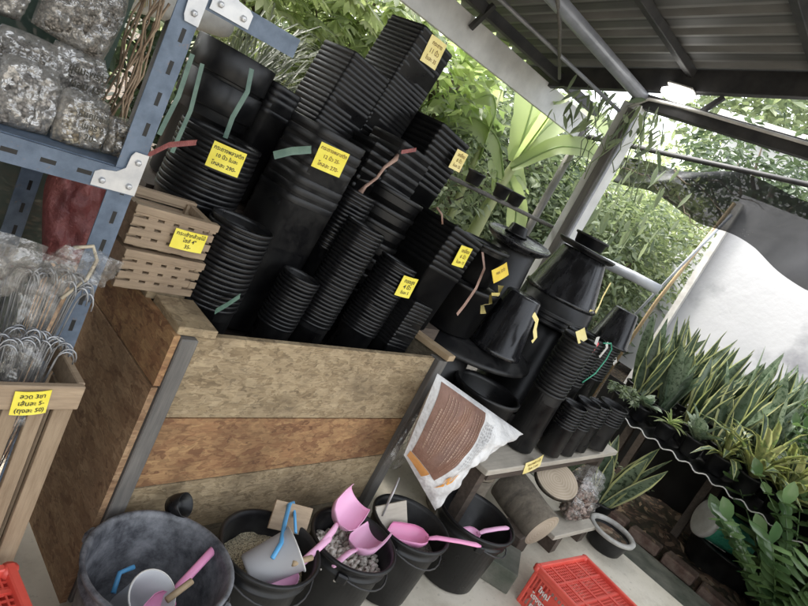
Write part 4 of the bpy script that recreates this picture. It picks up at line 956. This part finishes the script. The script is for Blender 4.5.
# ================================================================== foliage tools
def rdir(zlo=-.6,zhi=.8):
    a=ru(0,6.283); z=ru(zlo,zhi); r=math.sqrt(max(0,1-z*z)); return V((r*math.cos(a),r*math.sin(a),z))
def kite(m,p,d,n_,L,W):
    w=d.cross(n_); w=w.normalized() if w.length>1e-4 else V((1,0,0))
    t=p+d*L; c=p+d*L*.42-n_*0
    up=w.cross(d)*W*.18
    i=len(m.v); m.v+= [tuple(p),tuple(c+w*W/2+up),tuple(t),tuple(c-w*W/2+up),tuple(c)]
    m.f+=[(i,i+4,i+1),(i+4,i+2,i+1),(i,i+3,i+4),(i+4,i+3,i+2)]; m.sm+=[False]*4
def oval(m,p,d,n_,L,W,curl=.15):
    pts=[p+d*(L*t)-V((0,0,1))*(curl*L*t*t) for t in (0,.25,.55,.82,1)]
    m.ribbon(pts,[W*.15,W*.8,W,W*.6,W*.03],d.cross(n_),fold=.12)
def crown(c,r,n,L,W,mat_unused=None,palm=False,clump=16,dens=.10,droop=.2):
    m=MB(); c=V(c); k=0; nc=max(4,n//clump)
    for q in range(nc):
        d=rdir(-.9,1); f=ru(.35,1)**.6
        cc=c+V((d.x*r[0],d.y*r[1],d.z*r[2]))*f*(1+.25*math.sin(q*2.1))
        cr=dens*(r[0]+r[1]+r[2])*ru(.7,1.5)
        if palm:
            for _ in range(clump//6+1):
                p=cc+rdir(-1,1)*cr*rnd(); ax=rdir(-.5,.3); 
                w=ax.cross(V((0,0,1))).normalized(); s_=ru(.75,1.3)
                for g_ in range(7):
                    a=(g_-3)*.42; dd=(ax*math.cos(a)+w*math.sin(a)); dd.z-=droop; dd.normalize()
                    oval(m,p,dd,V((0,0,1)),L*s_*(1-.10*abs(g_-3)),W*s_,.25)
        else:
            for _ in range(clump):
                p=cc+rdir(-1,1)*cr*rnd()**.5; dd=(rdir(-.8,.5)+(p-c).normalized()*.6); dd.z-=droop; dd.normalize()
                s_=ru(.6,1.35); kite(m,p,dd,(rdir(-.2,1)+V((0,0,.9))).normalized(),L*s_,W*s_)
    return m
def limbs(base,c,r,k=6,tr=.06,seed=0):
    m=MB(); base=V(base);c=V(c); mid=base.lerp(c,.55)+V((ru(-.1,.1),ru(-.1,.1),0))
    m.tube([base,base.lerp(mid,.5)+V((ru(-.05,.05),0,0)),mid,c],[tr,tr*.85,tr*.6,tr*.3],8)
    for i in range(k):
        d=rdir(-.1,.9); s0=mid.lerp(c,ru(0,.8)); e=c+V((d.x*r[0],d.y*r[1],d.z*r[2]))*.8
        m.tube([s0,s0.lerp(e,.5)+V((ru(-.1,.1),ru(-.1,.1),ru(0,.12))),e],[tr*.4,tr*.22,tr*.06],6)
    return m
def tree(name,label,cat,base,c,r,n,L,W,mat,palm=False,tr=.05,dens=.1,clump=16,grp='trees and shrubs behind the display'):
    t=thing(name,label,cat,base,(0,0,0),grp)
    b=V(base)
    ob('trunk',limbs((0,0,0),V(c)-b,r,7,tr),TRUNK,t)
    ob('crown',crown(V(c)-b,r,n,L,W,None,palm,clump,dens),mat,t); return t
random.seed(21)
tree('palmate_shrub','pale green shrub with finger shaped leaves above the tall stacks','shrub',(1.9,3.5,-.1),(2.05,3.55,2.0),(.85,.6,.55),2600,.16,.034,L_LIGHT,True,dens=.13)
tree('palmate_shrub','pale green finger leaved shrub left of the tallest stack, lower crown','shrub',(2.6,3.6,-.1),(2.7,3.6,1.65),(.7,.6,.55),1900,.15,.034,L_LIGHT,True,dens=.13)
tree('palmate_shrub','finger leaved shrub reaching up under the eave board','shrub',(3.3,4.4,-.1),(3.2,4.3,2.45),(.9,.8,.6),1900,.17,.036,L_LIGHT,True,dens=.13)
tree('broadleaf_shrub','shrub with broad light leaves right of the tallest stack','shrub',(3.3,3.25,-.1),(3.4,3.25,1.95),(.40,.34,.35),380,.15,.09,L_BAN,dens=.14)
tree('broadleaf_shrub','low mid green shrub behind the signed square pots','shrub',(3.3,3.1,-.1),(3.35,3.1,1.25),(.6,.5,.6),1900,.09,.045,L_MID)
tree('leafy_tree','dense tree with small leaves behind the banana plant','tree',(5.1,4.2,-.1),(4.9,4.0,1.55),(1.1,1.0,1.0),8500,.085,.040,L_MID,tr=.09)
tree('leafy_tree','dark leafy tree in the gap left of the roof post','tree',(6.4,4.6,-.1),(6.3,4.5,1.5),(1.4,1.2,1.1),8000,.10,.05,L_DARK,tr=.1)
tree('leafy_tree','bright green tree right of the roof post','tree',(6.2,2.9,-.1),(6.1,2.85,1.25),(1.0,.7,.75),7500,.085,.042,L_MID,tr=.08)
tree('leafy_tree','light green tree between the post and the white sheet','tree',(7.6,3.6,-.1),(7.5,3.5,1.9),(1.2,1.1,.8),5500,.10,.05,L_LIGHT,tr=.09)
tree('leafy_tree','dark small leaved tree hanging over the shade net','tree',(7.4,1.6,-.1),(7.4,2.1,2.75),(1.3,1.0,.42),2600,.10,.05,L_DARK,tr=.09,dens=.09)
tree('leafy_tree','yellow green tree far behind the white building','tree',(14.5,4.2,-.1),(14.2,4.2,5.2),(2.6,2.6,1.6),5200,.22,.12,L_MID,tr=.16)
tree('leafy_tree','dull green tree far behind the left shrubs','tree',(3.2,7.6,-.1),(3.0,7.5,2.2),(2.4,1.6,1.7),5500,.15,.075,L_MID,tr=.14)
tree('leafy_tree','tall dark tree closing the view behind the rack','tree',(-.4,4.6,-.1),(-.2,4.4,1.8),(1.6,1.0,1.3),4500,.12,.06,L_DARK,tr=.12)
# far hedge mass
m=MB()
for i in range(9500):
    t_=rnd(); x=-4+t_*15; y=10.2-t_*7.2+ru(-.8,.8); hgt=2.0+.5*math.sin(x*1.3)+.3*math.sin(x*3.1)
    z=hgt*rnd()**.75; s_=ru(.6,1.5); d=rdir(-.8,.4); kite(m,V((x,y,z)),d,(rdir(-.3,1)+V((0,0,.6))).normalized(),.22*s_,.12*s_)
tag(ob('far_hedge',m,L_DARK),'dark mass of distant undergrowth behind the trees','undergrowth',kind='stuff')
# grey green fronds behind the very wide pot
m=MB()
for i in range(230):
    a=ru(-1.0,1.9); b=V((1.42+ru(-.1,.1),2.42+ru(-.08,.08),1.0+ru(0,.35))); up=ru(.25,.5); o_=ru(.15,.5)
    d=V((math.cos(a),math.sin(a)*.5,0)); p=[b+d*(o_*t)+V((0,0,up*(1.9*t-1.3*t*t))) for t in(0,.3,.6,.85,1)]
    m.ribbon(p,[.004,.010,.010,.007,.001],(-d.y,d.x,.3),fold=.15)
fr_=thing('feathery_palm','grey green feathery palm behind the very wide pot','palm',(1.42,2.42,-.1)); 
part('fronds',m,L_DRY,fr_); part('stem',MB().tube([(1.42,2.42,-.1),(1.44,2.42,.6),(1.42,2.42,1.15)],[.05,.04,.03],8),TRUNK,fr_)
# banana plant
bp=thing('banana_plant','banana plant with thick pale stem and broad torn leaves behind the flat lidded pot','banana plant',(3.940,2.850,-.1))
part('pseudostem',MB().tube([(3.940,2.850,-.1),(3.930,2.840,0.618),(3.930,2.830,1.236),(3.980,2.830,1.648),(4.060,2.840,1.906)],[.075,.065,.048,.033,.02],14),STEM,bp)
part('pseudostem',MB().tube([(3.760,2.930,-.1),(3.720,2.950,1.133),(3.690,2.980,1.751),(3.680,3.030,2.060)],[.045,.03,.018,.008],12),STEM,bp)
def bleaf(pts,W,side):
    m=MB(); pts=[V(p) for p in pts]
    fine=[]
    for i in range(len(pts)-1):
        for k in range(6): fine.append(pts[i].lerp(pts[i+1],k/6))
    fine.append(pts[-1])
    for _ in range(3): fine=[fine[0]]+[(fine[i-1]+fine[i]*2+fine[i+1])/4 for i in range(1,len(fine)-1)]+[fine[-1]]
    n=len(fine); ws=[W*max(.03,math.sin(math.pi*min(1,(i+1.2)/n*1.0))**.55)*(1 if i<n-1 else .05)*ru(.9,1.03) for i in range(n)]
    m.ribbon(fine,ws,side,fold=.16); m.tube(fine,[.009*(1-i/n)+.002 for i in range(n)],6)
    return part('leaf',m,L_BAN,bp)
bleaf([(3.940,2.810,1.597),(4.110,2.650,1.906),(4.280,2.480,1.988),(4.510,2.330,1.854)],.17,(.2,.5,.8))
bleaf([(3.980,2.830,1.648),(3.960,2.750,2.009),(3.860,2.650,2.194),(3.710,2.580,2.091)],.17,(.8,.0,.4))
bleaf([(3.960,2.830,1.545),(4.110,2.730,1.391),(4.180,2.650,1.154),(4.200,2.610,0.978)],.18,(.8,-.5,.1))
bleaf([(3.960,2.830,1.648),(4.180,2.850,2.060),(4.410,2.880,2.163)],.22,(-.3,.8,.3))
bleaf([(3.720,2.950,1.545),(3.610,2.930,1.906),(3.460,2.910,1.978),(3.280,2.890,1.854)],.2,(.2,.6,.6))
bleaf([(3.720,2.950,1.339),(3.540,2.930,1.545),(3.410,2.910,1.463)],.18,(.3,.6,.6))
bleaf([(3.940,2.830,1.339),(3.760,2.780,1.545),(3.610,2.730,1.494)],.18,(.3,.6,.6))
bleaf([(4.460,3.030,1.957),(4.610,2.830,2.266),(4.760,2.530,2.111)],.3,(.5,.5,.5))
bleaf([(3.98,2.83,1.65),(4.02,2.95,2.05),(4.02,3.1,2.45),(3.9,3.2,2.6)],.30,(.9,-.3,.0))
bleaf([(3.95,2.83,1.5),(3.75,2.9,1.75),(3.5,3.0,1.8),(3.3,3.05,1.65)],.28,(.3,.5,.7))
bleaf([(3.98,2.83,1.5),(4.2,2.9,1.6),(4.5,2.95,1.5)],.26,(-.3,.6,.7))
# vine on the post top
m=MB()
for i in range(110):
    p=V((3.5+ru(-.25,.3),2.0+ru(-.28,.3),2.16+ru(-.2,.08))); d=rdir(-1,.1); d.z-=.4; d.normalize(); oval(m,p,d,rdir(),ru(.05,.12),ru(.018,.03),.3)
for i in range(14):
    p=V((3.55+ru(-.2,.3),2.0+ru(-.25,.2),2.2)); q=[p]; 
    for k in range(6): q.append(q[-1]+V((ru(-.06,.06),ru(-.05,.05),-ru(.04,.1))))
    m.tube(q,.0035,5)
tag(ob('hanging_vine',m,L_MID),'tangled green vine around the top of the white roof post','vine')
m=MB()
for i in range(60):
    p=V((3.85+ru(-.15,.5),1.9+ru(-.3,.3),1.95+ru(-.45,.15))); d=V((ru(-.3,.3),ru(-.3,.3),-1)).normalized(); oval(m,p,d,rdir(),ru(.08,.16),ru(.02,.035),.1)
tag(ob('hanging_vine',m,L_MID),'drooping long leaves of a vine right of the roof post','vine')
# bamboo rail with three small pots
rl=tag(ob('bamboo_rail',MB().tube([(2.5,2.12,1.355),(3.1,2.10,1.358),(3.60,2.06,1.36)],.012,8),W_GREY),'thin bamboo rail tied to the roof post behind the pots','rail')
for i,(x,y) in enumerate([(2.70,2.11),(2.97,2.10),(3.13,2.10)]):
    tag(ob('small_pot',MB().lathe(potprof(.048,.075,.012,.004,.85),28),MBK2,None,(x,y,1.37)),['small black pot on the bamboo rail, leftmost of three','small black pot on the bamboo rail, middle of three','small black pot on the bamboo rail, nearest the post'][i],'small pot')
# ================================================================== right background
wl=thing('white_sheet_wall','tall sunlit white sheet wall with grey smudges behind the snake plants','wall',(5.5,0,0))
part('sheet',MB().box((5.52,-1.6,1.08),(.03,6.68,2.4)),WALLW,wl)
for y in (1.70,.2,-1.4): part('wall_post',MB().box((5.47,y,1.05),(.05,.05,2.3)),WHITEP,wl)
tag(ob('bamboo_pole',MB().tube([(5.3,1.85,.2),(5.28,1.80,1.2),(5.2,1.66,2.15)],.016,8),wood('bamboo',(.36,.26,.14),(.5,.38,.22),(20,20,2))),'bamboo pole standing along the edge of the white sheet wall','pole')
tag(ob('thin_pipe',MB().tube([(5.1,1.86,.9),(5.1,1.72,1.55),(5.1,1.60,2.05)],.012,8),PVC),'thin grey pipe beside the bamboo pole','pipe')
pv=tag(ob('drain_pipe',MB().tube([(3.98,1.95,1.30),(4.05,1.60,1.315),(4.1,1.42,1.315)],[.035,.035,.035],14),PVC),'thick grey plastic pipe behind the glossy inverted pots','pipe')
tag(ob('pipe_stand',MB().tube([(4.0,1.8,-.1),(4.0,1.8,1.28)],.02,8),DKST),'dark stake carrying the grey pipe','stake')
db=thing('distant_building','plain white building far behind the trees on the right','building',(10.5,0,-.1))
part('wall',MB().box((10.5,-1.2,1.85),(2.5,9.5,3.7)),WALLW,db); part('roof',MB().box((10.5,-1.2,3.76),(2.9,9.9,.10)),WHITEP,db)
for y in (.9,2.3): part('window',MB().box((9.24,y,2.0),(.04,.7,.9)),DKST,db)
tag(ob('cross_pole',MB().tube([(4.25,2.55,2.06),(4.3,1.3,2.245),(4.3,-.8,2.52)],.018,10),DKST),'thin dark pole crossing under the roof edge to the right','pole')
tag(ob('pole_stake',MB().tube([(4.25,2.62,-.1),(4.25,2.6,2.12)],.03,10),W_GREY),'stake holding the left end of the cross pole','stake')
tag(ob('pole_stake',MB().tube([(4.3,-.85,-.1),(4.3,-.85,2.55)],.03,10),W_GREY),'stake holding the right end of the cross pole','stake')
def netf(u,v):
    y=2.35-u*3.4; top=2.02+.10*min(1,u*3)+.17*u+.05*math.sin(u*6.5); sag=.13+.34*min(1,u*2.2)
    z=top-sag*v-.10*math.sin(math.pi*v)*0; x=4.40+.25*v+.08*math.sin(u*16+v*4)+.05*math.sin(u*41)*v
    return (x,y,z+.02*math.sin(u*30+v*5))
tag(sheet(netf,90,14,NETB,'shade_net'),'black shade net sagging from the pole over the white sheet wall','shade net')
m=MB()
for i in range(7):
    p=V((4.5+ru(-.2,.5),2.3-i*.1,2.0+ru(-.1,.2))); q=[p]
    for k in range(7): q.append(q[-1]+V((ru(-.05,.05),-.07+ru(-.03,.03),ru(-.05,.03))))
    m.tube(q,[.007,.006,.005,.004,.003,.003,.002,.001],6)
tag(ob('bare_branches',m,TRUNK),'thin bare branches tangled under the left end of the shade net','branches')
# ================================================================== plant bench
pb=thing('plant_bench','low bench with a black wavy edged sheet carrying rows of potted plants','plant bench',(4.35,.35,-.1))
m=MB(); vs=[];n=150
for x in (3.90,4.95):
    for i in range(n+1):
        y=-1.3+i*2.62/n; vs.append((x,y,.515+.012*math.sin(i*2*math.pi/6.2)))
m.add(vs,[(i,i+1,n+2+i,n+1+i) for i in range(n)],None,True)
part('wavy_sheet',m,MBK2,pb)
m=MB(); m.tube([(3.90,-1.3+i*2.62/n,.518+.012*math.sin(i*2*math.pi/6.2)) for i in range(n+1)],.004,5); part('sheet_edge',m,WHITEP,pb)
for y in (-1.1,-.2,.6,1.2):
    part('leg',MB().box((4.45,y,.2),(.05,.05,.6)),W_DARK,pb); part('leg',MB().box((4.85,y,.2),(.05,.05,.6)),W_DARK,pb)
part('rail',MB().box((4.45,.0,.485),(.04,2.5,.03)),W_DARK,pb); part('dark_shade_panel',MB().box((4.97,0.1,.2),(.01,3.2,.64)),MBK3,pb); part('rail',MB().box((4.85,.0,.485),(.04,2.5,.03)),W_DARK,pb)  # dark panel behind the legs is added to give the shade under the bench
GP='potted plants on the bench'
def potted(name,label,cat,x,y,z,leaves,mat,pr=.07,ph=.12,pm=None,soil=True,grp=GP,rot=None):
    t=thing(name,label,cat,(x,y,z),(0,0,ru(0,6) if rot is None else rot),grp)
    ob('pot',MB().lathe(potprof(pr,ph,.014,.004,.8),26),pm or MBK2,t)
    ob('soil',MB().lathe([(.001,ph-.018),(pr-.007,ph-.022)],18),SOIL,t)
    if isinstance(leaves,tuple): lf=ob('leaves',leaves[0],mat,t); ob('green_centres',leaves[1],L_SNAKE,lf)
    else: ob('leaves',leaves,mat,t)
    return t
def snake(n,Lm,W,z0,spread=.25,yel=None):
    m=MB(); inner=MB()
    for i in range(n):
        a=ru(0,6.28); L=Lm*ru(.6,1.05); sp=spread*ru(.2,1.2); d=V((math.cos(a)*sp,math.sin(a)*sp,1)).normalized(); b=V((ru(-.03,.03),ru(-.03,.03),z0))
        tw=ru(0,3.14); side=V((math.cos(tw),math.sin(tw),0)); cv=V((math.cos(a),math.sin(a),0))*ru(-.02,.12)*L
        ts=(0,.2,.45,.7,.87,1); p=[b+d*L*t+cv*t*t for t in ts]; w=W*ru(.75,1.15)
        ww=[w*.5,w*.8,w,w*.85,w*.45,w*.02]; m.ribbon(p,ww,side,fold=.20)
        if yel:
            nn=d.cross(side).normalized()
            for s_ in (-1,1): inner.ribbon([q+nn*.0022*s_ for q in p],[k_*.74 for k_ in ww],side,fold=.20)
    return (m,inner) if yel else m
def arch(n,Lm,W,z0,el=(.3,1.2),droop=.5):
    m=MB()
    for i in range(n):
        a=ru(0,6.28); L=Lm*ru(.6,1.1); e=ru(*el); d=V((math.cos(a)*math.cos(e),math.sin(a)*math.cos(e),math.sin(e)))
        p=[V((0,0,z0))+d*L*t-V((0,0,droop*L*t*t)) for t in(0,.25,.5,.75,1)]
        m.ribbon(p,[W*.4,W*.9,W,W*.7,W*.03],(-math.sin(a),math.cos(a),ru(-.2,.2)),fold=.18)
    return m
def arch2(n,Lm,W,z0,el=(.3,1.2),droop=.5):
    st=random.getstate(); a=arch(n,Lm,W,z0,el,droop); random.setstate(st); b=arch(n,Lm,W*.56,z0,el,droop)
    for q in range(len(b.v)): x,y,z=b.v[q]; b.v[q]=(x,y,z+.0022)
    return a,b
def zz(n,Lm,W,z0):
    m=MB()
    for i in range(n):
        a=ru(0,6.28); e=ru(.75,1.4); L=Lm*ru(.7,1.1); d=V((math.cos(a)*math.cos(e),math.sin(a)*math.cos(e),math.sin(e))); o_=V((math.cos(a),math.sin(a),0))
        f=lambda t:V((0,0,z0))+d*L*t+o_*L*.25*t*t
        m.tube([f(t/4) for t in range(5)],[.006,.006,.005,.004,.002],6)
        sd=d.cross(V((0,0,1))).normalized()
        for k in range(3,12):
            t=k/11; p=f(t)
            for s in(-1,1):
                dd=(sd*s+d*.55+V((0,0,ru(-.2,.2)))).normalized(); oval(m,p,dd,(d+V((0,0,.5))).normalized(),W*2.0*ru(.8,1.1),W,.2)
        oval(m,f(1),d,sd,W*2,W,.1)
    return m
random.seed(5)
pos=["behind the hat shaped inverted pot","second from the left","third from the left","in the middle of the row","right of the middle","third from the right","second from the right","at the right end"]
k=0
for row,(x,y0,dy,nn,Lm,z) in enumerate([(4.78,1.28,.21,10,.74,.53),(4.50,1.30,.20,9,.78,.53),(4.27,1.24,.20,5,.60,.53)]):
    for i in range(nn):
        y=y0-i*dy+ru(-.03,.03); big=Lm*(.78+.32*(i/nn))
        mt=L_SNAKE if (i+row)%2 else L_SNAKE2
        wh=('back','middle','front')[row]
        potted('snake_plant','%s snake plant in the %s row of the bench, %s along from the left'%('yellow edged' if (i*7+row*3)%5<3 else 'grey green' if mt is L_SNAKE2 else 'dark banded',wh,['first','second','third','fourth','fifth','sixth','seventh','eighth','ninth','tenth'][i]),'snake plant',x+ru(-.03,.03),y,z,snake(15,big,.082,.09,.34,(i*7+row*3)%5<3),L_YEL if (i*7+row*3)%5<3 else mt,.075,.13)
        k+=1
# front row
potted('bromeliad','spiky bright green rosette in a black pot near the left end of the bench front','bromeliad',4.03,.91,.53,arch(26,.15,.020,.10,(.1,1.3),.35),L_BAN,.06,.10)
potted('round_leaf_plant','small plant with round silvery leaves at the left end of the bench','potted plant',4.05,1.10,.53,arch(12,.14,.075,.10,(.3,1.3),.2),L_SNAKE2,.06,.10)
potted('round_leaf_plant','low bushy small leaved plant in the bench corner by the pots','potted plant',3.98,1.22,.53,crown((0,0,.13),(.10,.10,.06),260,.035,.02,None),L_MID,.06,.10)
for i,(y,nm,lab,lv,mt) in enumerate([(.74,'broad_leaf_plant','broad grey green leaved plant second in the bench front row',arch(12,.26,.085,.10,(.5,1.3),.2),L_SNAKE2),
 (.57,'variegated_plant','yellow striped narrow leaved plant in the middle of the bench front',arch2(24,.42,.040,.10,(.5,1.45),.5),L_VAR),
 (.40,'variegated_plant','tall yellow margined bush right of the bench middle',arch2(34,.66,.050,.10,(.55,1.5),.45),L_VAR),
 (.22,'variegated_plant','large arching yellow green striped plant toward the right of the bench',arch2(38,.70,.056,.10,(.4,1.5),.5),L_VAR),
 (.03,'variegated_plant','yellow streaked plant at the right edge of the photo',arch2(34,.72,.052,.10,(.4,1.5),.5),L_VAR)]):
    potted(nm,lab,'potted plant',4.06,y,.53,lv,mt,.07,.12)
potted('variegated_plant','yellow margined plant in the second bench row behind the striped bush','potted plant',4.25,.30,.53,arch2(26,.62,.050,.10,(.6,1.5),.4),L_VAR,.07,.12)
potted('broad_leaf_plant','dark glossy plant in the second bench row at the right','potted plant',4.27,.10,.53,zz(8,.5,.045,.1),L_ZZ,.07,.12)
# under and in front
sn=potted('snake_plant','large snake plant with broad yellow edged leaves standing in the gutter','snake plant',3.74,.93,-.044,snake(11,.56,.095,.06,.55,True),L_YEL,.09,.12,grp=None,rot=.4)
potted('snake_plant','dark slim snake plant behind the white planter','snake plant',3.66,1.20,-.044,snake(8,.50,.05,.06,.5),L_SNAKE,.07,.12,grp=None)
potted('glossy_leaf_plant','tall glossy dark leaved plant in the lower right corner','potted plant',3.84,-.08,-.05,zz(24,.60,.072,.12),L_ZZ,.11,.16,grp=None,rot=1)
potted('glossy_leaf_plant','glossy leaved plant behind the tall one in the lower right corner','potted plant',3.95,-.26,-.05,zz(11,.60,.07,.12),L_ZZ,.09,.14,grp=None,rot=2)
potted('glossy_leaf_plant','second glossy leaved plant cut by the right edge of the photo','potted plant',4.0,-.34,-.05,zz(14,.75,.055,.12),L_ZZ,.11,.16,grp=None,rot=4)
m=MB()
for i in range(420):
    x=ru(3.9,4.7); y=ru(.9,2.2); d=rdir(0,.8); oval(m,V((x,y,-.06+ru(0,.12))),d,V((0,0,1)),ru(.04,.09),ru(.015,.035),.4)
tag(ob('weeds',m,L_MID),'low weeds under the left end of the plant bench','weeds',kind='stuff')
tub=thing('black_tub','black oval tub on the soil under the bench holding a green pail','tub',(4.42,.30,-.06)); 
ob('body',MB().lathe([(.001,0),(.19,0),(.20,.01),(.235,.17),(.25,.172),(.25,.185),(.23,.185),(.19,.02),(.001,.015)],44),MBK2,tub)
gs=thing('green_pail','green pail with a white lid lying on its side in the black tub','pail',(4.34,.38,.215),(0,0,0))
gq=V((.62,-.78,-.12)).to_track_quat('Z','Y').to_matrix().to_4x4()
ob('body',MB().lathe([(.001,-.12),(.118,-.12),(.114,-.1),(.102,.16),(.098,.165),(.001,.165)],36,gq),GREENP,gs)
ob('lid',MB().lathe([(.001,-.150),(.116,-.150),(.126,-.144),(.126,-.118),(.120,-.112),(.119,-.121)],36,gq),WHITEP,gs)
m=MB()
for q in range(5):
    for r_ in range(3):
        an=-1.9+q*.13; m.box((.1125*math.cos(an),.1125*math.sin(an),-.04+r_*.05),(.012,.004,.03 if r_!=1 else .018),(0,0,an+math.pi/2),M=gq)
ob('small_print',m,WTXT,gs)
lone('black_planter','round black planter on the soil at the right end of the gutter','planter',(4.35,-.1,-.06),potprof(.16,.2,.02,.008,.85),MBK2)
